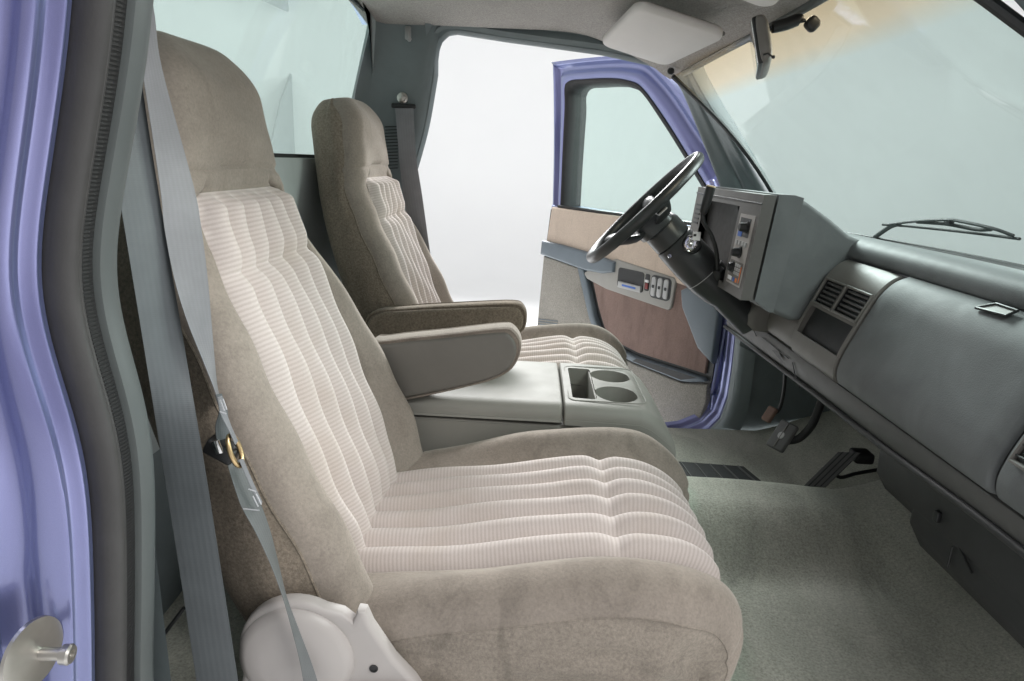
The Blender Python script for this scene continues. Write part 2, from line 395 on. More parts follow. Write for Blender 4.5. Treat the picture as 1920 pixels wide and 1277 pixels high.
def board(name, poly, x, th, label):  # boards added behind the cab to imitate reflections in the rear window
    V, F = prism([tuple(P(px, py, x=x)[[1, 2]]) for px, py in poly], 'x', x, x - th, .01); o = mk(name, V, F, M['board']); tag(o, label, 'reflection stand-in', None, 'thing')
M['board'] = m_plastic('grey_white_board', (.66, .67, .68), .8, 300, .05, .02, .1)
board('reflection_stand_in', [(598, 330), (602, 20), (650, -160), (760, -160), (745, 330)], -3.6, .03, 'tall pale grey board added to imitate a reflection in the rear window beside the far seat')
board('reflection_stand_in', [(497, 330), (528, 190), (582, 40), (470, -10), (430, -170), (560, -170), (612, 0), (562, 178), (556, 330)], -3.2, .03, 'pale grey angled board, leaning, added to imitate a reflection in the rear window between the seats')

# ------------------------------------------------------------------ cab body shell
CAB = thing('truck_cab', (0, 0, -.12), 'periwinkle blue pickup cab shell with grey trim, pillars, roof and windows', 'truck cab')
EDGE = [(-.12, -.40), (.0, -.405), (.237, -.399), (.363, -.383), (.46, -.372), (.52, -.367), (.572, -.369), (.616, -.377), (.658, -.384), (.689, -.386), (.719, -.384), (.759, -.373), (.824, -.353), (.873, -.338), (.924, -.325), (1.05, -.302), (1.25, -.27)]
def EX(z): return it(z, EDGE)
EZ = np.linspace(-.12, 1.22, 110)
_e = np.array([EX(z) for z in EZ]); _k = np.hanning(15); _k /= _k.sum(); _e = np.convolve(np.pad(_e, 7, mode='edge'), _k, 'valid')
def sweep_edge(prof, zz=EZ, ee=_e):
    """prof list of (dx, y) or callables of z"""
    return grid([[(e + (p(z)[0] if callable(p) else p[0]), (p(z)[1] if callable(p) else p[1]), z) for p in prof] for z, e in zip(zz, ee)])
# near pillar: light edge trim, ribbed inner lip, bulb weatherstrip, painted jamb
V, F = sweep_edge([(-.16, -.738), (-.03, -.752), (-.008, -.762), (-.002, -.766), (.0, -.770), (.0006, -.776), (-.0008, -.784), (-.003, -.7885), (-.008, -.7905), (-.016, -.7905)])
mk('pillar_edge_trim', V, F, M['trim_light'], CAB)
V, F = sweep_edge([(-.02, -.789), (-.0085, -.791), (-.0075, -.798), (-.0085, -.806), (-.02, -.808)])
lip = mk('seal_lip', V, F, M['rubber_dark'], CAB)
rv, rf = [], []
for z in np.arange(.24, .99, .0036):
    e = float(np.interp(z, EZ, _e)); n = len(rv); a = [(-.012, -.7905), (-.0078, -.7922), (-.0066, -.799), (-.0078, -.8052), (-.012, -.8075)]
    for dz in (0, .0019):
        rv += [(e + q[0], q[1], z + dz) for q in a]
    for j in range(4): rf.append((n + j, n + j + 1, n + 6 + j, n + 5 + j))
    rf += [(n, n + 1, n + 2, n + 3, n + 4)[::-1], (n + 5, n + 6, n + 7, n + 8, n + 9)]
o = mk('seal_rib', rv, rf, M['rubber_dark'], lip, smooth=0); o['kind'] = 'stuff'
bulb = [(-.022, -.806), (-.012, -.8075), (-.007, -.8085), (-.0045, -.811), (-.0052, -.8135), (-.0065, -.8145), (-.003, -.8165), (.0005, -.820), (.0012, -.8245), (-.001, -.829), (-.006, -.8325), (-.014, -.834), (-.025, -.832)]
V, F = sweep_edge([tuple(q) for q in cat(bulb, 3)]); mk('weatherstrip', V, F, M['rubber'], CAB)
def jo(z): return it(z, [(-.12, -.035), (.25, -.022), (.45, -.036), (.60, -.022), (.7, -.008), (1.22, -.004)])  # the outer ridges swing away lower down
jam = [(-.10, -.79), (-.030, -.828), (-.022, -.838), (-.0215, -.842), (-.027, -.846), (-.0305, -.850), (-.0305, -.857), (-.027, -.861), (-.0225, -.864),
       lambda z: (-.021 + .3 * jo(z), -.869), lambda z: (-.024 + .5 * jo(z), -.873), lambda z: (-.034 + .7 * jo(z), -.878), lambda z: (-.036 + jo(z), -.892),
       lambda z: (-.032 + jo(z), -.898), lambda z: (-.024 + jo(z), -.903), lambda z: (-.021 + jo(z), -.911), lambda z: (-.025 + jo(z), -.920), lambda z: (-.04 + jo(z), -.926), lambda z: (-.3 + jo(z), -.935)]
def densify(prof, n=4):
    def at(p, z): return p(z) if callable(p) else p
    out = []
    rows = []
    for z, e in zip(EZ, _e):
        q = cat([at(p, z) for p in prof], n); rows.append([(e + a, b, z) for a, b in q])
    return grid(rows)
V, F = densify(jam); mk('door_jamb', V, F, M['paint'], CAB, smooth=60)
# inner lower corner trim behind the passenger belt
V, F = grid([[(-.40, -.735, z), (-.46, -.72, z), (-.55, -.70, z), (-.60, -.62, z), (-.60, -.3, z)] for z in np.linspace(-.1, .40, 8)])
lt = mk('lower_corner_trim', V, F, M['trim'], CAB)
V, F = tube([P(288, 1215, y=-.70), P(345, 1140, y=-.70)], .0025, 8); mk('trim_seam', V, F, M['black'], lt)
# rear wall with window
def RXf(z): return it(z, [(-.1, -.63), (.3, -.61), (.8, -.575), (1.0, -.535), (1.25, -.46)])
win = [(y, z) for y, z in rrect(-.705, .705, .805, 1.205, .045, 8)]
n_ = 120
inner = resample([(RXf(z), y, z) for y, z in resample([(a, b, 0) for a, b in win], 160)[:] for y, z in [(y, z)]] if False else [(RXf(b), a, b) for a, b in win], n_)
outer = resample([(RXf(z) - .004, y, z) for y, z in ((.79, 1.27), (-.79, 1.27), (-.79, -.1), (.79, -.1))], n_)
# align start angle of both loops
def roll_to(loop, ref):
    c = np.mean(loop, 0); k = min(range(len(loop)), key=lambda i: np.linalg.norm((loop[i] - c) / np.linalg.norm(loop[i] - c) - ref)); return loop[k:] + loop[:k]
def orient(loop, ax):
    a = 0; L = loop
    for i in range(len(L)): a += np.cross(L[i], L[(i + 1) % len(L)])[ax]
    return loop if a > 0 else loop[::-1]
inner = roll_to(orient(inner, 0), np.array([0, .7, .7])); outer = roll_to(orient(outer, 0), np.array([0, .7, .7]))
mid = [np.array([RXf(p[2]) + .010, p[1] + (.022 if p[1] > 0 else -.022), p[2] + (.02 if p[2] > 1 else -.02)]) for p in inner]
inn2 = [np.array([p[0] - .03, p[1], p[2]]) for p in inner]
V, F = grid([outer, mid, [p + np.array([.008, 0, 0]) for p in inner], inn2], False, True); mk('rear_wall', V, F, M['rear_trim'], CAB)
cI = np.mean(inner, 0)
sA = [p + np.array([-.012, 0, 0]) for p in inner]; sB = [np.array([p[0] - .012, p[1] * .982, cI[2] + (p[2] - cI[2]) * .955]) for p in inner]
rwin = mk('rear_window', *join(grid([[(RXf(z) - .018, y, z) for y in np.linspace(-.70, .70, 5)] for z in np.linspace(.81, 1.2, 6)], False, False),
          grid([[(RXf(z) - .022, y, z) for y in np.linspace(-.70, .70, 5)] for z in np.linspace(.81, 1.2, 6)], False, False)), M['glass'], CAB)
V, F = slab(sA, sB, (.008, 0, 0)); mk('window_seal', V, F, M['rubber_dark'], rwin)
# pressed horizontal ribs of the rear wall trim
for z in (.765, .70, .63):
    V, F = rbox((RXf(z) + .002, 0, z), (.014, 1.3, .012 if z < .75 else .03), .005); mk('wall_rib', V, F, M['rear_trim'], CAB)
# headliner and roof
def RZ(x, y): return 1.222 - .032 * (abs(y) / .64) ** 2.6 - .26 * max(0, x - .02) ** 1.6 - .045 * ss(.1, .42, x) * (abs(y) / .6) ** 2 - .02 * max(0, -x - .3)
def HX(y): return .50 - .095 * (abs(y) / .6) ** 2
V, F = grid([[(-.50 + (HX(y) + .50) * t, y, RZ(-.50 + (HX(y) + .50) * t, y) - (.012 * ss(.93, 1, t))) for t in np.linspace(0, 1, 40)] for y in np.linspace(-.66, .66, 41)])
mk('headliner', V, F, M['headliner'], CAB)
V, F = grid([[(x, y, 1.30 - .08 * (abs(y) / .75) ** 2.5 - .1 * max(0, x) ** 2) for x in np.linspace(-.55, .56, 12)] for y in np.linspace(-.80, .80, 17)])
mk('roof_panel', V, F, M['paint'], CAB)
V, F = tube(cat([(HX(y) + .004, y, RZ(HX(y), y) - .012) for y in np.linspace(-.6, .6, 13)], 4), .010, 10); mk('windshield_header_trim', V, F, M['trim_light'], CAB)
# far side: door opening loop
YF = .742
oploop = [(float(np.interp(z, EZ, _e)), z) for z in np.linspace(-.06, 1.06, 60)]
oploop += [(-.300, 1.10), (-.296, 1.13), (-.286, 1.152), (-.266, 1.168), (-.24, 1.172), (-.10, 1.158), (.046, 1.146), (.189, 1.134), (.33, 1.112), (.40, 1.088), (.44, 1.04), (.50, .95), (.565, .84), (.63, .74), (.68, .6), (.705, .4)]
oploop += [tuple(P(px, py, y=.735)[[0, 2]]) for px, py in ((1381, 645), (1375, 700), (1367, 750), (1353, 788), (1330, 811), (1290, 827), (1240, 833))] + [(.40, -.108), (.1, -.11), (-.3, -.11), (-.385, -.095)]
def yside(z): return YF - (.0 if z < .6 else .06 * ((z - .6) / .6) ** 1.5)
opl = resample([(x, yside(z), z) for x, z in oploop], 320)
def off_loop(loop, d, dy):
    n = len(loop); out = []
    for i in range(n):
        t = loop[(i + 2) % n] - loop[(i - 2) % n]; t = np.array([t[0], 0, t[2]]); t /= np.linalg.norm(t) + 1e-9
        nr = np.array([-t[2], 0, t[0]]); out.append(loop[i] + nr * d + np.array([0, dy, 0]))
    return out
sgn = 1 if np.linalg.norm(off_loop(opl, .02, 0)[60] - np.mean(opl, 0)) > np.linalg.norm(opl[60] - np.mean(opl, 0)) else -1
O = lambda d, dy: off_loop(opl, sgn * d, dy)
V, F = grid([O(.02, -.012), O(.008, -.012), O(.0, -.004), O(-.002, .006), O(.004, .016), O(.016, .02)], False, True)
mk('opening_edge_trim', V, F, M['trim'], CAB)
prf = [(.012, .012), (.002, .018), (-.003, .024), (-.001, .034), (.006, .042), (.004, .054), (-.006, .062), (-.011, .070), (-.010, .082), (-.003, .09), (-.004, .10), (-.014, .108), (-.019, .116), (-.018, .126), (.05, .135)]
prf = [tuple(q) for q in cat(prf, 3)]
keep = [i for i in range(320) if opl[i][0] > .2 and opl[i][2] < .8]
rings = [O(d, dy) for d, dy in prf]
V, F = grid([[r[i] for r in rings] for i in keep])
mk('door_frame', V, F, M['paint'], CAB, smooth=60)
# far B pillar trim panel (between the door opening and the rear wall)
rows = []
for z in np.linspace(-.1, 1.21, 40):
    e = float(np.interp(z, EZ, _e)) - .012; y = yside(z) - .012; r = RXf(z) + .004
    rows.append([(e, y, z), (e - .012, y - .008, z), (e - .03, y - .010, z), ((e + r) / 2, y - .012, z), (r + .03, y - .018, z), (r + .008, y - .035, z), (r, y - .06, z)])
V, F = grid(rows); bp = mk('pillar_trim', V, F, M['trim'], CAB)
# header trim along the far door opening
hp = [(-.33, 1.12), (-.30, 1.165), (-.25, 1.182), (-.10, 1.168), (.046, 1.156), (.189, 1.144), (.35, 1.118), (.416, 1.095), (.44, 1.07)]
V, F = grid([[(x, yside(z) - .012, z + dz * .2), (x, yside(z) - .022, z + .012), (x, .672, z + .030), (x, .64, RZ(x, .64) + .004)] for (x, z) in [tuple(q) for q in cat(hp, 5)] for dz in (0,)])
mk('roof_rail_trim', V, F, M['trim'], CAB)
# A pillars: door-side facet, ridge, windshield-side facet
def apillar(s, name='windshield_pillar_trim'):
    D = [(.36, .68, 1.13), (.395, .675, 1.09), (.445, .688, 1.015), (.502, .705, .92), (.572, .722, .80), (.64, .735, .68), (.69, .74, .55)]
    R_ = [(.40, .625, 1.11), (.42, .625, 1.085), (.475, .65, 1.01), (.54, .675, .925), (.635, .70, .79), (.72, .72, .67), (.78, .725, .55)]
    Wd = [(.405, .565, 1.115), (.425, .57, 1.08), (.49, .60, 1.005), (.575, .635, .915), (.70, .685, .775), (.80, .71, .66), (.87, .72, .55)]
    rows = []
    for d, r, w in zip(cat(D, 4), cat(R_, 4), cat(Wd, 4)):
        a = r * .8 + d * .2; b = r * .8 + w * .2
        q = cat([d + np.array([.015, .03, 0]), d, d * .5 + a * .5, a, r + np.array([.004, .004, 0]), b, w * .5 + b * .5, w, w + np.array([.05, .03, .0])], 3)
        rows.append([(p[0], s * p[1], p[2]) for p in q])
    V, F = grid(rows); return mk(name, V, F, M['trim'], CAB, smooth=50)
apillar(1)
ap = apillar(-1)
# bolt cap near the driver visor
V, F = lathe([(0, .009), (.006, .010), (.012, .007), (.014, 0)], P(1258, 133, y=.60), (-.3, -1, -.3), 16); mk('bolt_cap', V, F, M['black'], CAB)
# windshield
def WS(t, y):   # t 0 top .. 1 base
    a = abs(y) / .72
    top = np.array([HX(y) + .006, y * .80, RZ(HX(y), y) - .006]); base = np.array([1.02 - .21 * a ** 2.0, y, .655 + .012 * a ** 2])
    p = top * (1 - t) + base * t; p[0] += .02 * math.sin(math.pi * t); p[2] += .02 * math.sin(math.pi * t); return p
wsV, wsUV = [], []
NTt, NY = 24, 31
for k in range(2):
    for i in range(NTt):
        for j in range(NY):
            t = i / (NTt - 1); y = -.72 + 1.44 * j / (NY - 1); p = WS(t, y) + k * np.array([.0035, 0, .0035]); wsV.append(tuple(p)); wsUV.append((j / (NY - 1), 1 - t))
wsF = []
for k in range(2):
    for i in range(NTt - 1):
        for j in range(NY - 1):
            o = k * NTt * NY; wsF.append((o + i * NY + j, o + i * NY + j + 1, o + (i + 1) * NY + j + 1, o + (i + 1) * NY + j))
g1 = (.835, .905, .885)
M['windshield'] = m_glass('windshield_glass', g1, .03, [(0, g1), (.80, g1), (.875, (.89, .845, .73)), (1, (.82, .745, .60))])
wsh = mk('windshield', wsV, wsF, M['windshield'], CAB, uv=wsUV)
bl = [WS(1, y) + np.array([.0, 0, .003]) for y in np.linspace(-.72, .72, 25)]
V, F = tube(bl, .0055, 8); mk('windshield_gasket', V, F, M['black'], wsh)
for s in (-1, 1):
    V, F = tube([WS(t, s * .71) for t in np.linspace(0, 1, 12)], .007, 8); mk('windshield_gasket', V, F, M['black'], wsh)
# far kick panel and sill plate
V, F = grid([[(.712, .735, z), (.718, .722, z), (.74, .712, z), (.82, .708, z), (.95, .70, z), (1.2, .66, z)] for z in np.linspace(-.09, .6, 12)])
mk('kick_panel', V, F, M['trim'], CAB)
si = [(-.42, -.108), (.1, -.11), (.40, -.108)] + [tuple(P(px, py, y=.735)[[0, 2]]) for px, py in ((1240, 833), (1290, 827), (1330, 811), (1353, 788), (1367, 750), (1375, 700), (1381, 645))]
V, F = grid([[(x - .001, .737, z), (x + .001, .730, z + .003), (x + .006, .715, z - .001), (x + .020, .705, z - .006), (x + .055, .698, z - .02)] for x, z in [tuple(q) for q in cat(si, 5)]])
mk('sill_plate', V, F, M['trim'], CAB)
# firewall and near kick
V, F = grid([[(1.12, y, z) for y in (-.75, 0, .75)] for z in (-.1, .3, .60)]); mk('firewall', V, F, M['dash_dark'], CAB)

# ------------------------------------------------------------------ floor carpet
def FZ(x, y):
    tun = .104 * (ss(-.17, .04, y) * (1 - ss(.13, .24, y)))
    toe = .42 * max(0, x - .80) ** 1.25 * 1.4
    st = -.03 + tun * (1 - .25 * ss(.5, 1.0, x)) + toe
    st += .010 * math.sin(x * 9 + y * 5) * math.sin(y * 13 + 1) * .5
    st += .07 * ss(.22, -.02, x) * ss(-.10, -.2, y)          # seat riser hump
    return st
def floor():
    xs = np.linspace(-.62, 1.14, 90); ys = np.linspace(-.76, .70, 90)
    V, F = grid([[(x, y, FZ(x, y)) for y in ys] for x in xs])
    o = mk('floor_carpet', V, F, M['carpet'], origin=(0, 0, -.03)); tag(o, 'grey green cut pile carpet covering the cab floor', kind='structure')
    return o
FLO = floor()
def heel():
    c = [P(1262, 868, z=-.02), P(1395, 878, z=-.02), P(1440, 915, z=-.02), P(1300, 925, z=-.02)]
    quad = [np.array(q) for q in c]
    def bil(a, b): return (quad[0] * (1 - a) + quad[1] * a) * (1 - b) + (quad[3] * (1 - a) + quad[2] * a) * b
    def pad(a0, a1, h, b0=0, b1=1):
        rows = [[bil(a, b) + np.array([0, 0, hh]) for a, hh in ((a0, 0), (a0 + .01, h), (a1 - .01, h), (a1, 0))] for b in np.linspace(b0, b1, 5)]
        return grid(rows)
    hp_ = mk('heel_pad', *pad(0, 1, .006), M['rubber_dark'], FLO)
    for k in range(5):
        mk('rib', *pad(.08 + .2 * k, .10 + .2 * k + .012, .010, .04, .96), M['pedal'], hp_)
heel()

# ------------------------------------------------------------------ bucket seats
BX = [(.10, -.195), (.26, -.243), (.40, -.295), (.55, -.348), (.66, -.388), (.75, -.413), (.82, -.426), (.90, -.438), (.99, -.455)]
BW = [(.10, .225), (.20, .245), (.30, .262), (.44, .262), (.54, .252), (.62, .228), (.70, .200), (.77, .174), (.83, .156), (.90, .142), (1.0, .136)]
BI = [(.10, .11), (.26, .135), (.34, .158), (.5, .168), (.60, .164), (.66, .154), (.70, .150), (.745, .142), (.758, .132), (.766, .112), (.770, .10), (.80, .09), (1.0, .08)]
BB = [(.10, .035), (.22, .05), (.32, .055), (.42, .048), (.52, .034), (.62, .016), (.70, .006), (.8, 0)]
def smooth_tab(tab, z, h=.03): return sum(it(z + d * h, tab) for d in (-1, -.5, 0, .5, 1)) / 5
def seat_back(root, yc):
    zs = list(np.linspace(.12, .895, 144)) + list(np.linspace(.90, .957, 16))
    ZS1, ZS2, ZT = .660, .766, .786      # quilting seam, top of the quilting, seam under the headrest
    NPL = 60
    rows, meta = [], []
    vlen = 0
    for zi, z in enumerate(zs):
        X = smooth_tab(BX, z); dX = (smooth_tab(BX, z + .01) - smooth_tab(BX, z - .01)) / .02
        tl = math.hypot(dX, 1); nx, nz = 1 / tl, -dX / tl
        w = smooth_tab(BW, z); wi = smooth_tab(BI, z, .022 if z < .72 else .004); b = smooth_tab(BB, z); D = .125; rc = .045
        if z > .872:
            k = (z - .872) / .088; k = min(1, k); q = math.sqrt(max(0, 1 - k ** 3.2)); w = .080 + (w - .080) * q; D = .125 * (.35 + .65 * q); rc = min(.045, D * .45)
            X -= .035 * (1 - q)
        hb = .013 * ss(.77, .84, z) * (1 - ss(.89, .955, z))     # headrest bulge
        us = list(np.linspace(-(w - rc), -wi, 11)[:-1]) + list(np.linspace(-wi, wi, NPL + 1)) + list(np.linspace(wi, w - rc, 11)[1:])
        wi = min(wi, w - rc - .005) if w - rc > .02 else w * .5
        if w - rc < .09: us = list(np.linspace(-(w - rc), w - rc, 20 + NPL + 1))
        fr = []
        for u in us:
            d = b * ss(wi * .9, max(wi + .02, w - rc), abs(u)) + hb * (1 - (abs(u) / (w + .001)) ** 4)
            d += .004 * math.sin(u * 23 + z * 31) * math.sin(z * 17 + u * 9)
            g = 0
            if .20 < z < ZS2 + .02:
                if abs(u) < wi:
                    p = (u + wi) / (2 * wi) * 6; env = ss(.24, .30, z) * ss(0, .028, abs(z - ZS1)) * (1 - ss(ZS2 - .03, ZS2, z))
                    edge = min(1, 6 * (wi - abs(u)) / (2 * wi) + .3)
                    g += (.026 * abs(math.sin(math.pi * p)) ** 1.15) * (.72 + .28 * env) * (1 - ss(ZS2 - .022, ZS2 - .001, z))
                    g -= .004 * math.exp(-((z - ZS1) / .006) ** 2)
                    g += .006 * ss(0, .03, abs(z - ZS1)) * (1 - ss(.06, .10, abs(z - ZS1))) * 0
                g -= .007 * math.exp(-((abs(u) - wi) / .004) ** 2) * (1 - ss(ZS2, ZS2 + .02, z))
                g -= .006 * math.exp(-((z - ZS2) / .005) ** 2) * (1 if abs(u) <= wi else 0)
            zt = ZT + .012 * (1 - (u / .15) ** 2)
            g -= .0055 * math.exp(-((z - zt) / .0045) ** 2)
            fr.append((u, d + g))
        e0 = fr[0][1]; e1 = fr[-1][1]; sec = list(fr)
        gt = -.002 * math.exp(-((z - ZT) / .005) ** 2)
        for a in np.linspace(0, math.pi / 2, 10)[1:]: sec.append((w - rc + rc * math.sin(a), e1 - rc + rc * math.cos(a)))
        pip = -.004
        for q in np.linspace(0, 1, 9)[1:]: sec.append((w + .006 * math.sin(math.pi * q) + gt, (e1 - rc) * (1 - q) + (-D + rc) * q))
        for a in np.linspace(0, math.pi / 2, 7)[1:]: sec.append((w - rc + rc * math.cos(a), -D + rc - rc * math.sin(a)))
        for q in np.linspace(0, 1, 9)[1:-1]: sec.append(((w - rc) * (1 - 2 * q), -D - .01 * math.sin(math.pi * q)))
        for a in np.linspace(0, math.pi / 2, 7)[:-1]: sec.append((-(w - rc) - rc * math.sin(a), -D + rc - rc * math.cos(a)))
        for q in np.linspace(0, 1, 9)[:-1]: sec.append((-w - .006 * math.sin(math.pi * q) - gt, (-D + rc) * (1 - q) + (e0 - rc) * q))
        for a in np.linspace(0, math.pi / 2, 10)[:-1]: sec.append((-(w - rc) - rc * math.cos(a), e0 - rc + rc * math.sin(a)))
        if zi: vlen += .0054
        yo = -.012 * ss(.5, .75, z); rows.append([(X + nx * d, yc + u + yo, z + nz * d) for u, d in sec]); meta.append((z, vlen, [s[0] for s in sec]))
    m = len(rows[0]); nf = 20 + NPL + 1
    jl, jr = 10, 10 + NPL                  # quilted columns
    def sub(name, test, mat, cap=False, parent=root):
        V, F, UV, idx = [], [], [], {}
        def vi(i, j):
            k = (i, j % m)
            if k not in idx: idx[k] = len(V); V.append(rows[i][j % m]); UV.append((meta[i][2][j % m], meta[i][1]))
            return idx[k]
        for i in range(len(rows) - 1):
            for j in range(m):
                if test((meta[i][0] + meta[i + 1][0]) / 2, j, i): F.append((vi(i, j), vi(i, j + 1), vi(i + 1, j + 1), vi(i + 1, j)))
        if cap: F.append(tuple(vi(len(rows) - 1, j) for j in range(m)))
        return mk(name, V, F, mat, parent, uv=UV, smooth=70)
    zt = lambda j: ZT + (.012 * (1 - (meta[60][2][j] / .15) ** 2) if j < nf else 0)
    front = lambda j: j < nf - 1
    inq = lambda z, j, lo, hi: jl <= j < jr and lo < z < hi
    sidej0, sidej1 = nf + 7, m - 9
    bo = sub('backrest', lambda z, j, i: z < ZT + .006 and not inq(z, j, .20, ZS2) and not (sidej0 <= j < sidej1), M['velour'])
    sub('back_shell', lambda z, j, i: sidej0 <= j < sidej1, M['velour_side'])
    sub('headrest', lambda z, j, i: z >= ZT + .006 and not (sidej0 <= j < sidej1), M['velour'], True)
    sub('quilted_panel', lambda z, j, i: inq(z, j, ZS1, ZS2), M['pleat'])
    sub('quilted_panel', lambda z, j, i: inq(z, j, .20, ZS1), M['pleat'])
    # stitched seam line along the side panel
    for j in (sidej0, sidej1):
        pth = [rows[i][j] for i in range(8, 118, 2)]
        V, F = tube(pth, .0018, 6); mk('piping', V, F, M['velour_side'], bo)
CP = [(-.33, .226), (-.25, .233), (-.10, .254), (.05, .279), (.13, .292), (.19, .294), (.238, .284), (.275, .260), (.296, .226), (.297, .19), (.288, .140), (.272, .09), (.255, .06)]
def seat_cushion(root, yc):
    path = cat(CP, 14); Lc = [0]
    for i in range(1, len(path)): Lc.append(Lc[-1] + np.linalg.norm(path[i] - path[i - 1]))
    N = len(path); NPL = 60; rows, meta = [], []
    for i, p in enumerate(path):
        t = path[min(i + 1, N - 1)] - path[max(i - 1, 0)]; t = t / np.linalg.norm(t); n = np.array([-t[1], t[0]])
        c = np.array([min(p[0], .13), .035]); D = np.linalg.norm(p - c)
        inward = (c - p) / D
        w = .258 - .03 * ss(.22, .30, p[0]) - .03 * ss(-.15, -.33, p[0]); rc = .05
        wi = .152 - .012 * ss(.2, .3, p[0]) - .01 * ss(-.1, -.3, p[0])
        us = list(np.linspace(-(w - rc), -wi, 11)[:-1]) + list(np.linspace(-wi, wi, NPL + 1)) + list(np.linspace(wi, w - rc, 11)[1:])
        sec = []
        xs = .150                                          # cross seam
        along = Lc[i]; Ls = np.interp(.15, [q[0] for q in path[:80]], Lc[:80]); Lq = np.interp(.272, [q[0] for q in path[:118]], Lc[:118]) + .05
        for u in us:
            d = .032 * ss(wi - .01, w - rc, abs(u)) * (.25 + .75 * ss(.05, .36, along)) * (1.15 if u > 0 else .8)
            d += .004 * math.sin(u * 21 + along * 15) * math.sin(along * 11 + 2)
            if abs(u) < wi and along < Lq:
                pp = (u + wi) / (2 * wi) * 6; env = ss(.0, .03, abs(along - Ls)) * (1 - ss(Lq - .03, Lq, along))
                d += .018 * abs(math.sin(math.pi * pp)) ** .95 * (.62 + .38 * env)
                d += .006 * (1 - (u / wi) ** 2) * (.4 + .6 * ss(.0, .06, abs(along - Ls)))
                d -= .003 * math.exp(-((along - Ls) / .008) ** 2)
            d -= .007 * math.exp(-((abs(u) - wi) / .004) ** 2) * (1 - ss(Lq - .01, Lq + .01, along))
            d -= .008 * math.exp(-((along - Lq) / .005) ** 2) * (1 if abs(u) < wi + .02 else .5)
            d *= ss(0, .03, N - 1 - i if i > N - 3 else 1) if False else 1
            sec.append((u, d, 0.0))
        e0, e1 = sec[0][1], sec[-1][1]
        def side(s, e):
            out = []
            for a in np.linspace(0, math.pi / 2, 12)[1:]: out.append((s * (w - rc + rc * 1.1 * math.sin(a)), e, rc * 1.0 * (1 - math.cos(a))))
            dd = D - .02
            for q in np.linspace(0, 1, 16)[1:]:
                bul = .012 * math.sin(math.pi * min(1, q * 1.1))
                wr = (.0035 * math.sin(along * 21 + q * 7 + 1.2 * math.sin(along * 9)) + .0055 * math.sin(q * 26 - along * 16 + 2.0 * math.sin(along * 7)) * ss(.22, .5, along)) * math.sin(math.pi * q) * ss(.1, .3, along)
                sm = -.005 * math.exp(-((q - .16 - .05 * along) / .03) ** 2)      # lengthwise seam
                out.append((s * (w + rc * .1 + bul + wr + sm - .03 * q * q), e * (1 - q), rc + (dd - rc) * q))
            return out
        full = side(-1, e0)[::-1] + sec + side(1, e1)
        row = []
        for u, d, dn in full:
            q = p + n * d + inward * dn; row.append((q[0], yc + u, q[1]))
        rows.append(row); meta.append((along, [f[0] for f in full]))
    m = len(rows[0]); ns = 26; jl, jr = ns + 10, ns + 10 + NPL
    def sub(name, test, mat, cap=False):
        V, F, UV, idx = [], [], [], {}
        def vi(i, j):
            k = (i, j)
            if k not in idx: idx[k] = len(V); V.append(rows[i][j]); UV.append((meta[i][1][j], meta[i][0]))
            return idx[k]
        for i in range(N - 1):
            for j in range(m - 1):
                if test(meta[i][0], j): F.append((vi(i, j), vi(i, j + 1), vi(i + 1, j + 1), vi(i + 1, j)))
        if cap: F.append(tuple(vi(N - 1, j) for j in range(m)))
        return mk(name, V, F, mat, root, uv=UV, smooth=70)
    sj = 11
    sub('cushion', lambda a, j: not (jl <= j < jr and a < Lq) and sj + 5 <= j < m - 6 - sj, M['velour'])
    sub('cushion_side', lambda a, j: j < sj + 5, M['velour_cushion'])
    sub('cushion_side', lambda a, j: j >= m - 6 - sj, M['velour_cushion'])
    sub('quilted_panel', lambda a, j: jl <= j < jr and a < Ls, M['pleat'])
    sub('quilted_panel', lambda a, j: jl <= j < jr and Ls <= a < Lq, M['pleat'])
    for j in (sj + 5, m - 6 - sj):
        V, F = tube([rows[i][j] for i in range(22, N - 30, 2)], .0009, 6); mk('stitched_seam', V, F, M['velour_cushion'], root)
    V, F = rbox((-.02, yc, .09), (.52, .40, .06), .01); mk('seat_pan', V, F, M['black'], root)
    for s in (-1, 1):
        V, F = rbox((-.02, yc + s * .17, .035), (.56, .035, .05), .006); mk('seat_rail', V, F, M['black'], root)
def armrest(root, outline, y0, y1, r=.022):
    V, F = prism(outline, 'y', y0, y1, r, 5)
    a = mk('armrest', V, F, M['arm_vinyl'], root, smooth=50)
    return a
def padded_arm(root, outline, y0, y1, mat_top, mat_side=None):
    """armrest: velour-wrapped top band and vinyl cheeks with piping"""
    o = [np.array(q) for q in cat(outline, 4, True)]; c = sum(o) / len(o)
    core = prism([tuple(q) for q in o], 'y', y0 + .006, y1 - .006, .016, 5); a = mk('armrest', *core, mat_top, root, smooth=50)
    lo, hi = np.min(o, 0), np.max(o, 0); c = (lo + hi) / 2; hw = (hi - lo) / 2
    def inset(k): return [tuple(c + (q - c) * (1 - k / hw)) for q in o]
    ins = inset(.009)
    for ya, yb in ((y0, y0 + .02), (y1 - .02, y1)):
        V, F = prism(ins, 'y', ya, yb, .007, 4); mk('armrest_cheek', V, F, mat_side or M['arm_vinyl'], a, smooth=50)
    for yy in (y0 + .0075, y1 - .0075):
        V, F = tube([(q[0], yy, q[1]) for q in inset(.003)] + [(o[0][0], yy, o[0][1])], .0022, 6)
        mk('piping', V, F, mat_top, a)
    return a
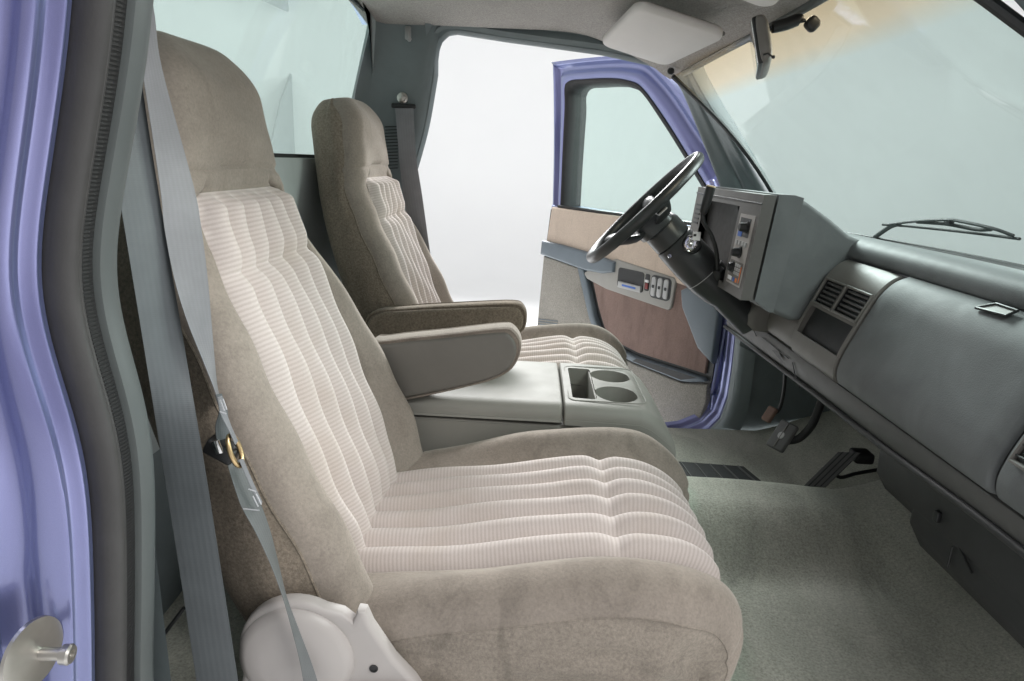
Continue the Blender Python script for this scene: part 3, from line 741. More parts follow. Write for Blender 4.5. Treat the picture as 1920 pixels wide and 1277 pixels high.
def arm_outline(x0, x1, zt0, zt1, zb0, zb1):
    """tapering armrest side outline, rounded nose at x1"""
    pts = [(x0, zb0), (x0, zt0), ((x0 + x1) / 2, (zt0 + zt1) / 2 + .002)]
    r = .03
    pts += [(x1 - r, zt1), (x1 - .010, zt1 - .008), (x1, zt1 - .026), (x1 - .003, zt1 - .05), (x1 - .016, zt1 - .075), (x1 - .045, zt1 - .098)]
    pts += [((x0 + x1) / 2, (zb0 + zb1) / 2)]
    return pts
SEATG = None
def seat(yc, label, near):
    root = thing('bucket_seat', (0, yc, -.03), label, 'seat')
    seat_back(root, yc); seat_cushion(root, yc)
    return root
S1 = seat(-.405, 'large near passenger bucket seat, taupe velour with ribbed cream quilted centre, closest to the camera', True)
S2 = seat(.440, 'farther driver bucket seat with raised armrest, standing beside the open door', False)
# inner armrests
o1 = [tuple(P(px, py, y=-.150)[[0, 2]]) for px, py in ((690, 655), (722, 641), (840, 628), (940, 617), (964, 622), (977, 645), (973, 672), (955, 697), (915, 716), (840, 735), (760, 752), (690, 765))]
padded_arm(S1, o1, -.150, -.085, M['velour'])
o2 = [tuple(P(px, py, y=.125)[[0, 2]]) for px, py in ((690, 592), (760, 580), (880, 573), (962, 570), (982, 578), (988, 598), (980, 622), (940, 634), (820, 640), (690, 650))]
padded_arm(S2, o2, .125, .185, M['velour_side'], M['velour_side'])
# recliner hinge cover at the near side of the passenger seat
def hinge_cover(root, yc, s):
    y = yc + s * .268
    circ = [(-.262 + .075 * math.cos(a), .215 + .078 * math.sin(a)) for a in np.linspace(math.radians(200), math.radians(62), 16)]
    ol = circ + [(-.205, .279), (-.192, .268), (-.186, .284), (-.176, .283), (-.168, .262), (-.140, .215), (-.115, .185), (-.10, .16), (-.10, .10), (-.33, .10), (-.338, .16)]
    a = mk('hinge_cover', *prism(ol, 'y', y, y + s * .022, .009, 5), M['hinge'], root, smooth=50)
    V, F = lathe([(0, .0), (0, .072), (.006, .071), (.012, .06), (.016, .04), (.018, 0)], (-.262, y + s * .021, .212), (0, s, 0), 40); mk('cover_dome', V, F, M['hinge'], a, smooth=70)
    V, F = lathe([(0, 0), (0, .0055), (.0012, .0055), (.0012, .004), (.0003, .0038), (.0003, 0)], (-.166, y + s * .0222, .203), (0, s, 0), 20); mk('screw_hole', V, F, M['black'], a)
    lev = [(-.19 + .085 * math.cos(t), .145 + .038 * math.sin(t)) for t in np.linspace(0, 2 * math.pi, 24, endpoint=False)]
    V, F = prism([(x + .055, z) for x, z in lev], 'y', y + s * .018, y + s * .040, .008, 4); mk('recline_lever', V, F, M['hinge'], a, smooth=50)
hinge_cover(S1, -.405, -1)

# ------------------------------------------------------------------ centre console
CON = thing('center_console', (0, .04, .02), 'grey plastic centre console with two cup holders between the seats', 'console')
CY0, CY1 = -.135, .185
def con_sec(y0, y1, zt, zb, r=.022, flare=.012):
    """cross-section loop (y, z): rounded top corners, flared skirt"""
    pts = [(y0 - flare, zb), (y0 - .002, zt - r)]
    for a in np.linspace(0, math.pi / 2, 7): pts.append((y0 + r - r * math.cos(a), zt - r + r * math.sin(a)))
    for q in np.linspace(0, 1, 8)[1:-1]: pts.append((y0 + r + (y1 - y0 - 2 * r) * q, zt + .003 * math.sin(math.pi * q)))
    for a in np.linspace(0, math.pi / 2, 7): pts.append((y1 - r + r * math.sin(a), zt - r + r * math.cos(a)))
    pts += [(y1 + .002, zt - r), (y1 + flare, zb)]
    return pts
def loft(secs, caps=True):
    V, F = grid(secs, False, True); m = len(secs[0]); n = len(secs)
    if caps: F.append(tuple(range(m))); F.append(tuple(range((n - 1) * m, n * m)))
    return V, F
# hinged lid
lid = []
for x, dz, ins in ((-.40, 0, 0), (.078, 0, 0), (.083, -.001, .001), (.086, -.005, .004)):
    lid.append([(x, y, z) for y, z in con_sec(CY0 + .001 + ins, CY1 - .001 - ins, .348 + dz, .3135, .03, .004)])
V, F = loft(lid); mk('lid', V, F, M['console'], CON)
# lower body
bod = []
for x, zt in ((-.40, .3085), (.15, .3035), (.225, .300), (.262, .287), (.300, .252), (.318, .225)):
    bod.append([(x, y, z) for y, z in con_sec(CY0 + .004, CY1 - .004, zt, .03, .004, .03)])
V, F = loft(bod); cb = mk('base', V, F, M['console'], CON)
# front module with cup holders: top plate with holes, nose, side walls
HOLES = [('rect', .100, .148, -.075, .11)]
cups = [(.205, -.045, .047), (.205, .075, .047)]
def front_module():
    bm = bmesh.new()
    secs = []
    for x, zt, ins in ((.0895, .345, .003), (.092, .348, 0), (.12, .3485, 0), (.245, .345, .001), (.268, .336, .002), (.290, .320, .004), (.312, .292, .006), (.324, .272, .009), (.328, .258, .012)):
        zb = it(x, [(.0, .3115), (.15, .3075), (.225, .3045), (.262, .292), (.300, .257), (.328, .232)])
        secs.append([(x, y, z) for y, z in con_sec(CY0 + ins, CY1 - ins, zt, zb, .03 if x < .30 else .02, .004)])
    return loft(secs)
V, F = front_module(); fm = mk('cup_tray', V, F, M['console'], CON)
def cutter(vf):
    V, F = vf; me = bpy.data.meshes.new('cut'); me.from_pydata([tuple(np.array(v) - ROOT['center_console']) for v in V], [], F)
    bm = bmesh.new(); bm.from_mesh(me); bmesh.ops.recalc_face_normals(bm, faces=bm.faces); bm.to_mesh(me); bm.free(); return me
def boolean_cut(ob, cutters):
    """cut real wells into a mesh, result baked so that no helper object stays"""
    tmp = []
    for me in cutters:
        c = bpy.data.objects.new('cut', me); COL.objects.link(c); c.parent = ob.parent; tmp.append(c)
        md = ob.modifiers.new('b', 'BOOLEAN'); md.operation = 'DIFFERENCE'; md.object = c; md.solver = 'EXACT'
    bpy.context.view_layer.update()
    dg = bpy.context.evaluated_depsgraph_get(); me2 = bpy.data.meshes.new_from_object(ob.evaluated_get(dg))
    ob.modifiers.clear(); old = ob.data; ob.data = me2
    for c in tmp: bpy.data.objects.remove(c)
    me2.polygons.foreach_set('use_smooth', [True] * len(me2.polygons)); me2.set_sharp_from_angle(angle=math.radians(35))
cc = [cutter(lathe([(-.07, .042), (.06, .0475)], (x, y, .33), (0, 0, 1), 40)) for x, y, r in cups]
cc.append(cutter(prism([(p[0], p[1]) for p in rrect(.108, .160, -.085, .118, .008, 3)], 'z', .272, .40, 0)))
cc.append(cutter(prism([(p[0], p[1]) for p in rrect(.15, .19, -.055, -.028, .003, 2)], 'z', .285, .40, 0)))
cc.append(cutter(prism([(p[0], p[1]) for p in rrect(.15, .19, .058, .09, .003, 2)], 'z', .285, .40, 0)))
# the module is thickened to the base first so that wells have floors
boolean_cut(fm, cc); boolean_cut(cb, cc)
V, F = tube([(x, y, .3492) for x, y in rrect(.100, .262, -.100, .132, .018, 5)] + [(.262 , .114, .3492)], .0014, 6); mk('tray_rim', V, F, M['console'], fm)
V, F = rbox((.159, .018, .312), (.004, .2, .066), .001); mk('divider', V, F, M['console'], fm)

# ------------------------------------------------------------------ dashboard
DASH = thing('dashboard', (.85, 0, .2), 'grey moulded truck dashboard with instrument binnacle, centre vents and glove box panel', 'dashboard')
GP = [(.752, .634), (.728, .622), (.706, .596), (.690, .560), (.674, .520), (.658, .478), (.650, .446), (.6505, .426), (.656, .413), (.672, .408), (.70, .41)]
def dash_panel(y0, y1, prof, ends=.006, ny=10, proud=0.0, n=6):
    """panel swept along y with rounded ends"""
    q = [np.array(p) for p in cat(prof, n)]; nr = []
    for i in range(len(q)):
        t = q[min(i + 1, len(q) - 1)] - q[max(i - 1, 0)]; t /= np.linalg.norm(t); nr.append(np.array([t[1], -t[0]]))
    if nr[len(nr) // 2][0] > 0: nr = [-v for v in nr]
    ys = [(y0, -ends * 1.6), (y0 + ends * .12, -ends * .7), (y0 + ends * .4, -ends * .25), (y0 + ends, 0)] + [(y, 0) for y in np.linspace(y0 + ends, y1 - ends, ny)[1:-1]] + [(y1 - ends, 0), (y1 - ends * .4, -ends * .25), (y1 - ends * .12, -ends * .7), (y1, -ends * 1.6)]
    return grid([[(p[0] + v[0] * (d + proud), y, p[1] + v[1] * (d + proud)) for p, v in zip(q, nr)] for y, d in ys])
# upper pad under the windshield
PAD = [(1.03, .640), (1.0, .652), (.95, .664), (.90, .672), (.84, .680), (.79, .684), (.765, .679), (.752, .668), (.748, .652), (.753, .638), (.775, .632)]
def padp(y): return [(x - (.20 * (abs(y) / .72) ** 2 * ss(.80, 1.0, x)), z) for x, z in PAD]
V, F = grid([[(p[0], y, p[1]) for p in cat(padp(y), 6)] for y in np.linspace(-.73, .73, 41)]); mk('upper_pad', V, F, M['dash'], DASH)
V, F = tube([(.965 - .18 * (abs(y) / .72) ** 2, y, .6625) for y in np.linspace(-.68, .60, 30)], .004, 8); mk('defroster_strip', V, F, M['dash_dark'], DASH)
# glove box panel, centre stack panel, end panel, driver's lower lip
V, F = dash_panel(-.535, -.072, GP, .008, 14, .004); gl = mk('glove_box_panel', V, F, M['dash'], DASH)
V, F = dash_panel(-.745, -.543, GP, .008, 8, .003); ep = mk('end_panel', V, F, M['dash'], DASH)
V, F = dash_panel(.162, .70, [(.675, .50)] + GP[5:], .006, 12, .001); mk('driver_lower_lip', V, F, M['dash_trim'], DASH)
V, F = grid([[(p[0] + .006, y, p[1] - .003) for p in cat(GP, 5)] for y in (-.76, .72)]); mk('backing', V, F, M['black'], DASH)
# centre stack: panel with vent and pocket openings, built from strips round the openings
q = [np.array(p) for p in cat(GP, 8)]; LQ = [0]
for i in range(1, len(q)): LQ.append(LQ[-1] + np.linalg.norm(q[i] - q[i - 1]))
def onp(s, y, d=0):
    i = max(0, min(len(LQ) - 2, int(np.searchsorted(LQ, s, 'right') - 1))); k = (s - LQ[i]) / (LQ[i + 1] - LQ[i]); p = q[i] * (1 - k) + q[i + 1] * k
    t = q[i + 1] - q[i]; t /= np.linalg.norm(t); nr = np.array([t[1], -t[0]]); nr = -nr if nr[0] > 0 else nr
    return np.array([p[0] + nr[0] * d, y, p[1] + nr[1] * d])
def sz(z): return float(np.interp(-z, [-p[1] for p in q], LQ))
S_T, S_V0, S_V1, S_P0, S_P1, S_B = sz(.631), sz(.590), sz(.535), sz(.525), sz(.462), LQ[-1] * .985
YL, YR = .158, -.066
def patch(s0, s1, y0, y1, d, ns=8, ny=4): return grid([[onp(s, y, d) for y in np.linspace(y0, y1, ny)] for s in np.linspace(s0, s1, ns)])
def framed(name, s0, s1, y0, y1, mat, d=.006, parent=DASH):
    return mk(name, *patch(s0, s1, y0, y1, d), mat, parent)
cs_parts = [patch(S_T, S_V0, YL, YR, .006), patch(S_P1, S_B, YL, YR, .006, 16), patch(S_V0, S_P1, YL, YL - .014, .006), patch(S_V0, S_P1, YR + .006, YR, .006), patch(S_V1, S_P0, YL - .014, YR + .006, .006, 3)]
# outer rim folded back
rimL = [[onp(s, YL, .006), onp(s, YL + .004, .003), onp(s, YL + .006, -.01)] for s in np.linspace(S_T, S_B, 30)]
rimR = [[onp(s, YR, .006), onp(s, YR - .003, .003), onp(s, YR - .004, -.01)] for s in np.linspace(S_T, S_B, 30)]
V, F = join(*cs_parts, grid(rimL), grid(rimR)); bm = bmesh.new(); me = bpy.data.meshes.new('t'); me.from_pydata([tuple(v) for v in V], [], F); bm.from_mesh(me)
bmesh.ops.remove_doubles(bm, verts=bm.verts[:], dist=.0004); V, F = bm_out(bm)
cs = mk('center_stack_panel', V, F, M['dash_trim'], DASH)
def well(s0, s1, y0, y1, depth, mat, name, d0=.006, back=None):
    A = [onp(s0, y0, d0), onp(s0, y1, d0), onp(s1, y1, d0), onp(s1, y0, d0)]
    dirv = (onp((s0 + s1) / 2, 0, -depth) - onp((s0 + s1) / 2, 0, d0))
    B = [a + dirv for a in A]; V, F = grid([A, B], False, True); F.append((4, 5, 6, 7)); return mk(name, V, F, mat, cs, smooth=0)
well(S_P0, S_P1, YL - .014, YR + .006, .10, M['dash_trim'], 'radio_pocket')
ym = .046
for (ya, yb) in ((YL - .018, ym + .006), (ym - .006, YR + .007)):
    vt = well(S_V0 + .003, S_V1, ya, yb, .045, M['black'], 'air_vent')
    fr = []
    # vent frame
    A = [onp(S_V0 + .001, ya + .003, .008), onp(S_V0 + .001, yb - .003, .008), onp(S_V1 + .001, yb - .003, .008), onp(S_V1 + .001, ya + .003, .008)]
    V, F = tube(A + [A[0]], .0032, 8); mk('vent_frame', V, F, M['dash_trim'], vt)
    for k in range(5):
        s = S_V0 + (S_V1 - S_V0) * (k + .8) / 5.6
        c0, c1 = onp(s, ya, .001), onp(s, yb, .001); V, F = tube([c0, c1], .0019, 6, 1.6); mk('vent_slat', V, F, M['knee'], vt)
    for k in range(4):
        y = ya + (yb - ya) * (k + .7) / 4.4; V, F = tube([onp(S_V0 + .004, y, -.016), onp(S_V1, y, -.016)], .0022, 6); mk('vent_vane', V, F, M['black'], vt)
# glove box release recess on top
c = P(1862, 583, x=.728)
g0 = [P(1830, 577, x=.722), P(1868, 570, x=.735), P(1908, 583, x=.735), P(1888, 592, x=.722)]
V, F = tube([g0[0], g0[1], g0[2], g0[3], g0[0]], .0026, 8); mk('latch_frame', V, F, M['black'], gl)
V, F = grid([[g0[0] + np.array([0, 0, .001]), g0[3] + np.array([0, 0, .001])], [g0[1], g0[2]]]); mk('latch_plate', V, F, M['dash_trim'], gl)
# vent at the passenger end
yv0, yv1 = -.562, -.66
A = [onp(sz(.545), yv0, .008), onp(sz(.545), yv1, .008), onp(sz(.47), yv1, .008), onp(sz(.47), yv0, .008)]
V, F = tube(A + [A[0]], .005, 8); ev = mk('air_vent', V, F, M['dash_trim'], ep)
V, F = grid([[onp(s, y, .0065) for y in (yv0, yv1)] for s in np.linspace(sz(.545), sz(.47), 5)]); mk('vent_opening', V, F, M['black'], ep)
for k in range(5):
    s = sz(.545) + (sz(.47) - sz(.545)) * (k + .6) / 5.2; V, F = tube([onp(s, yv0, .009), onp(s, yv1, .009)], .0022, 6); mk('vent_slat', V, F, M['blackish'], ep)
# lower knee strip and its bottom trim bead
def low_z(y): return it(y, [(-.74, .362), (-.5, .360), (-.27, .350), (.06, .345), (.3, .338), (.77, .325)])
V, F = grid([[(.672, y, .406), (.661, y, .402), (.659, y, .394), (.664, y, low_z(y) + .012), (.668, y, low_z(y) + .004), (.69, y, low_z(y) + .002)] for y in np.linspace(.72, -.742, 34)]); kn2 = mk('knee_strip', V, F, M['knee'], DASH)
V, F = tube([(.664, y, low_z(y)) for y in np.linspace(.73, -.742, 40)], .0065, 10); mk('trim_bead', V, F, M['dash_dark'], DASH)
V, F = grid([[(.672, y, low_z(y) - .002), (.80, y, low_z(y) - .03), (1.1, y, low_z(y) - .03)] for y in np.linspace(.73, -.742, 8)]); mk('underside_panel', V, F, M['black'], DASH)
# ashtray outline, pull and seam in the knee strip
V, F = tube([P(1430, 633, x=.657), P(1478, 672, x=.657)], .0012, 6); mk('ashtray_seam', V, F, M['black'], kn2)
pl = [P(1447, 656, x=.657), P(1460, 658, x=.657), P(1469, 681, x=.657)]
V, F = grid([[pl[0], pl[1]], [pl[0] * .5 + pl[2] * .5 + np.array([0, 0, -.002]), pl[2]]]); mk('ashtray_pull', V, F, M['black'], kn2, smooth=0)
V, F = tube([P(1486, 680, x=.6585), P(1490, 702, x=.660), P(1500, 727, x=.662)], .0012, 6); mk('panel_seam', V, F, M['black'], kn2)
V, F = tube([P(1408, 607, x=.657), P(1418, 630, x=.657)], .0011, 6); mk('panel_seam', V, F, M['black'], kn2)

# instrument binnacle
BY0 = .172
BPF = [(.568, .772), (.60, .772), (.632, .762), (.69, .728), (.745, .690), (.80, .672), (.86, .66), (.86, .50), (.64, .48), (.588, .50), (.549, .527)]
def binn(y, sh=0, prof=BPF): return [(x - .018 * (y - BY0) / .53 + sh, y, z) for x, z in prof]
shell = [[np.array(p) for p in binn(y)] for y in (BY0, BY0 + .006, .35, .55, .69, .705)]
def shrink(row, k):
    c = np.mean(row, 0); return [p + (c - p) / np.linalg.norm(c - p) * k for p in row]
shell[0] = shrink(shell[0], .008); shell[5] = shrink(shell[5], .008)
shell = [[np.array([p[0], r[0][1], p[2]]) for p in r] for r in shell]
sec = []
for r in shell: sec.append([tuple(p) for p in r])
V, F = grid(sec, False, True); n11 = len(BPF); F.append(tuple(range(n11))); F.append(tuple(range(5 * n11, 6 * n11)))
BIN = mk('binnacle', V, F, M['dash'], DASH, smooth=32)
md = BIN.modifiers.new('bevel', 'BEVEL'); md.width = .006; md.segments = 3; md.limit_method = 'ANGLE'; md.angle_limit = math.radians(35)
# front shell of the binnacle: the raised collar with its seam
COLR = [(.5655, .7755), (.60, .7755), (.622, .770), (.612, .66), (.594, .500), (.583, .500), (.5455, .526)]
rows = []
for y, k in ((BY0 - .0045, .006), (BY0 - .0055, .001), (BY0 - .0055, 0), (.708, 0), (.710, .006)):
    rows.append([tuple(np.array([p[0], y, p[2]])) for p in shrink([np.array(p) for p in binn(y, 0, COLR)], k)])
V, F = grid(rows, False, True); F.append(tuple(range(7))); F.append(tuple(range(28, 35)))
col_ = mk('binnacle_collar', V, F, M['dash'], DASH, smooth=32)
# face: bezel surface, tilted; coordinates (a: 0 far/left .. 1 near/right, b: 0 top .. 1 bottom)
def FC(a, b, d=0):
    tp0, tp1 = np.array([.5455, .700, .7715]), np.array([.5640, .1675, .7735]); bt0, bt1 = np.array([.5255, .700, .528]), np.array([.5435, .1675, .526])
    d = d + .016 if d > .009 else d
    p = (tp0 * (1 - a) + tp1 * a) * (1 - b) + (bt0 * (1 - a) + bt1 * a) * b; return p + np.array([-.004 - d, 0, 0])
def fpatch(a0, a1, b0, b1, d=0, d2=None): return grid([[FC(a, b, d) for a in np.linspace(a0, a1, 4)] for b in np.linspace(b0, b1, 4)])
A0, A1, B0, B1 = .16, .735, .14, .93
def fbox(name, a0, a1, b0, b1, d0, d1, mat, parent, bev=.0015):
    C8 = [FC(a, b, d) for d in (d0, d1) for a, b in ((a0, b0), (a1, b0), (a1, b1), (a0, b1))]
    bm = bmesh.new(); vs = [bm.verts.new(tuple(p)) for p in C8]
    for f in ((0, 1, 2, 3), (7, 6, 5, 4), (0, 4, 5, 1), (1, 5, 6, 2), (2, 6, 7, 3), (3, 7, 4, 0)): bm.faces.new([vs[i] for i in f])
    bmesh.ops.recalc_face_normals(bm, faces=bm.faces)
    if bev: bmesh.ops.bevel(bm, geom=bm.edges[:], offset=bev, segments=2, affect='EDGES', clamp_overlap=True)
    return mk(name, *bm_out(bm), mat, parent)
bz = []
for r in ((0.0, 1.0, 0.0, B0), (0.0, 1.0, B1, 1.0), (0.0, A0, B0, B1), (A1, 1.0, B0, B1)):
    C8 = [FC(a, b, d) for d in (0, .012) for a, b in ((r[0], r[2]), (r[1], r[2]), (r[1], r[3]), (r[0], r[3]))]
    bz.append((C8, [(0, 1, 2, 3), (7, 6, 5, 4), (0, 4, 5, 1), (1, 5, 6, 2), (2, 6, 7, 3), (3, 7, 4, 0)]))
V, F = join(*bz); bm = bmesh.new(); me = bpy.data.meshes.new('t'); me.from_pydata([tuple(v) for v in V], [], F); bm.from_mesh(me)
bmesh.ops.remove_doubles(bm, verts=bm.verts[:], dist=.0004); V, F = bm_out(bm)
BEZ = mk('instrument_bezel', V, F, M['bezel'], DASH, smooth=30)
V, F = tube([FC(.0, .075, .0125), FC(1.0, .085, .0125)], .0022, 8); mk('bezel_groove', V, F, M['black'], BEZ)
# hooded cluster lens, recessed and bowed
V, F = grid([[FC(a, b, .0085 - .006 * math.sin(math.pi * (a - A0) / (A1 - A0))) for a in np.linspace(A0, A1, 16)] for b in np.linspace(B0, B1, 8)]); mk('cluster_lens', V, F, M['lens'], BEZ)
V, F = grid([[FC(A0, B0, d), FC(A1, B0, d), FC(A1, B1, d), FC(A0, B1, d)] for d in (.0105, .001)], False, True); mk('cluster_hood', V, F, M['black'], BEZ, smooth=0)
arc = [FC(.62 + .10 * math.sin(math.pi * k / 12), B0 + .02 + (B1 - B0 - .04) * k / 12, .0086) for k in range(13)]
V, F = tube(arc, .004, 8); mk('hood_arc', V, F, M['black'], BEZ)
# left switch louvres
for k in range(5):
    fbox('switch_bar', .045, .13, .20 + .055 * k, .225 + .055 * k, .010, .0145, M['black'], BEZ, .001)
fbox('switch_plate', .03, .14, .56, .80, .010, .0135, M['silver'], BEZ, .001)
# right control stack: three modules
fbox('control_plate', .775, .965, .20, .905, .010, .0135, M['control'], BEZ, .0015)
def knob(a, b, ln=.020, r=.0115):
    V, F = lathe([(0, r * 1.25), (.003, r * 1.25), (.004, r), (ln - .003, r * .9), (ln, r * .75), (ln, 0)], FC(a, b, .013), (-1, 0, .05), 20); return mk('knob', V, F, M['black'], BEZ)
fbox('knob_recess', .795, .93, .235, .425, .012, .0142, M['black'], BEZ, .001)
fbox('switch_icon', .80, .85, .37, .425, .0135, .0150, M['label_blue'], BEZ, .0004)
knob(.895, .325); knob(.875, .575)
for k in range(4): fbox('selector_key', .795 + .038 * k, .822 + .038 * k, .462, .512, .012, .0160, M['silver'], BEZ, .001)
fbox('knob_rail', .80, .84, .55, .60, .012, .0150, M['black'], BEZ, .001)
fbox('heater_plate', .785, .95, .66, .885, .012, .0142, M['dash_trim'], BEZ, .001)
knob(.825, .735, .012, .012)
for i in range(3):
    for k in range(3): fbox('heater_key', .86 + .025 * i, .88 + .025 * i, .685 + .04 * k, .715 + .04 * k, .0135, .0160, M['silver'], BEZ, .0006)
fbox('heater_legend', .795, .845, .825, .865, .0135, .0150, M['white'], BEZ, .0004)
fbox('cold_mark', .862, .880, .825, .865, .0135, .0152, M['label_blue'], BEZ, .0004)
fbox('hot_mark', .895, .917, .825, .865, .0135, .0152, M['label_orange'], BEZ, .0004)
fbox('heater_slider', .935, .942, .70, .86, .0135, .0152, M['label_orange'], BEZ, .0004)

# ------------------------------------------------------------------ heater housing under the dash
HV = thing('heater_housing', (.9, -.36, .2), 'black heater housing hanging under the passenger side of the dashboard', 'heater')
V, F = prism([(.715, .33), (.718, .255), (.74, .222), (.80, .205), (1.08, .19), (1.08, .33)], 'y', -.155, -.585, .012, 3); hb_ = mk('housing', V, F, M['dash_dark'], HV)
V, F = prism([(.724, .30), (.724, .215), (.75, .172), (1.08, .15), (1.08, .30)], 'y', -.275, -.60, .014, 3); mk('blower_case', V, F, M['dash_dark'], HV)
V, F = rbox((.80, -.60, .24), (.05, .05, .07), .006); mk('bracket', V, F, M['black'], HV)
V, F = tube([P(1775, 975, x=.7205), P(1822, 1075, x=.7215)], .0018, 6); mk('housing_seam', V, F, M['black'], hb_)
V, F = tube([P(1786, 1025, x=.721), P(1776, 1065, x=.722)], .0016, 6); mk('housing_seam', V, F, M['black'], hb_)
V, F = rbox(P(1757, 968, x=.713), (.008, .012, .02), .002); mk('clip', V, F, M['black'], hb_)

# ------------------------------------------------------------------ steering column, wheel, gear lever
CC = np.array([.302, .42, .714]); AX = np.array([.735, -.085, -.679]); AX /= np.linalg.norm(AX); SDW = np.array([0., 1., 0.]); SDW -= AX * SDW.dot(AX); SDW /= np.linalg.norm(SDW); UPW = np.cross(SDW, AX); UPW = UPW if UPW[2] > 0 else -UPW
COLM = thing('steering_column', tuple(CC + AX * .36), 'black steering column with four-spoke steering wheel and gear lever on driver side', 'steering wheel')
def WP(a, r, d=0): return CC + (UPW * math.cos(a) + SDW * math.sin(a)) * r + AX * d
pth = [WP(2 * math.pi * k / 72, .190) for k in range(72)]
rows = []
for k in range(72):
    a = 2 * math.pi * k / 72; rad = (UPW * math.cos(a) + SDW * math.sin(a)); rows.append([WP(a, .190) + rad * .0130 * math.cos(t) + AX * .0150 * math.sin(t) - rad * (.0016 if (k % 3 == 0 and math.sin(t) > .3) else 0) for t in np.linspace(0, 2 * math.pi, 14, endpoint=False)])
V, F = grid(rows, True, True); rim = mk('steering_wheel', V, F, M['wheel'], COLM, smooth=60)
def spoke(a0, a1, w0, w1):
    rows = []
    for t in np.linspace(0, 1, 9):
        r = .186 - .15 * t; d = .004 + .042 * ss(.05, .75, t); w = w1 + (w0 - w1) * (1 - t); a = a0
        c = WP(a, r, d); tan = (-UPW * math.sin(a) + SDW * math.cos(a)); row = []
        for ph in np.linspace(0, 2 * math.pi, 12, endpoint=False): row.append(c + tan * w * math.cos(ph) + AX * .008 * math.sin(ph))
        rows.append(row)
    V, F = grid(rows, False, True); mk('spoke', V, F, M['wheel'], rim)
for a in (1.35, -1.35, 2.35, -2.35): spoke(a, 0, .020, .030)
hubp = []
for d, k in ((.012, .05), (.010, .8), (.014, .97), (.03, 1.0), (.055, .95), (.062, .7)):
    hubp.append([CC + (UPW * (.052 * s_[0] - .012) + SDW * .085 * s_[1]) * k + AX * (d + .01) for s_ in [(math.copysign(abs(math.cos(t)) ** .55, math.cos(t)), math.copysign(abs(math.sin(t)) ** .55, math.sin(t))) for t in np.linspace(0, 2 * math.pi, 40, endpoint=False)]])
V, F = grid(hubp, False, True); F.append(tuple(range(40))); hub = mk('horn_pad', V, F, M['wheel'], COLM, smooth=50)
for s in (-1, 1):
    V, F = rbox((0, 0, 0), (.028, .045, .004), .0015); Rm = Matrix(((UPW[0], 0, -AX[0]), (0, 1, 0), (UPW[2], 0, -AX[2]))).to_4x4()
    V, F = xf((V, F), Matrix.Translation(Vector(CC + SDW * s * .125 + AX * .026 + UPW * .02)) @ Rm); mk('horn_button', V, F, M['silver'], hub)
# shroud, tilt collar, lower column
V, F = lathe([(.045, .03), (.055, .046), (.075, .053), (.118, .054)], tuple(CC), tuple(AX), 36); mk('tilt_collar', V, F, M['wheel'], COLM)
V, F = lathe([(.120, .051), (.124, .056), (.20, .0585), (.262, .056), (.30, .050), (.33, .041), (.44, .037)], tuple(CC), tuple(AX), 36); shr = mk('column_shroud', V, F, M['blackish'], COLM, smooth=50)
V, F = tube([CC + AX * d - SDW * .0575 * math.cos(t) + np.cross(AX, SDW) * .0575 * math.sin(t) for d, t in [(.245 + .0 * t, t) for t in np.linspace(-1.3, 1.3, 14)]], .0012, 6); mk('shroud_seam', V, F, M['silver'], shr)
V, F = prism([(.612, .478), (.598, .452), (.600, .425), (.618, .408), (.668, .404), (.70, .44), (.69, .50), (.65, .50)], 'y', .335, .505, .016, 4); mk('column_surround', V, F, M['dash_trim'], DASH, smooth=50)
# ignition lock
ig = P(1296, 458, y=.352); iax = np.array([-.35, -.9, .25])
V, F = lathe([(-.02, .026), (.006, .024), (.010, .020)], tuple(ig), tuple(iax), 28); lk = mk('ignition_lock', V, F, M['black'], COLM)
V, F = lathe([(.004, .0175), (.015, .0170), (.018, .014), (.018, .009), (.013, .008), (.013, 0)], tuple(ig), tuple(iax), 28); mk('lock_cylinder', V, F, M['chrome'], lk)
V, F = lathe([(0, .006), (.003, .005), (.003, 0)], tuple(P(1256, 480, y=.352)), tuple(iax), 16); mk('column_screw', V, F, M['chrome'], shr)
# gear lever: stalk rising from the column, black grip with tan end cap
lev = [P(1346, 505, y=.34), P(1343, 470, y=.325), P(1333, 440, y=.315), P(1320, 418, y=.308), P(1317, 400, y=.306)]
V, F = tube(cat(lev, 6), .0055, 10); ls_ = mk('gear_lever', V, F, M['black'], COLM)
g0, g1 = P(1318, 402, y=.306), P(1333, 350, y=.30)
V, F = tube([g0 + (g1 - g0) * t for t in (0, .08, .3, .9, 1)], [.006, .010, .0115, .0125, .0120], 18); mk('lever_grip', V, F, M['black'], ls_)
dv = (g1 - g0) / np.linalg.norm(g1 - g0)
V, F = lathe([(0, .0118), (.0025, .0112), (.0025, 0)], tuple(g1), tuple(dv), 20); mk('grip_cap', V, F, M['tan'], ls_)
V, F = lathe([(-.03, .020), (.01, .016), (.016, .010)], tuple(P(1347, 512, y=.35)), (-.2, -.6, .8), 20); mk('lever_socket', V, F, M['black'], COLM)
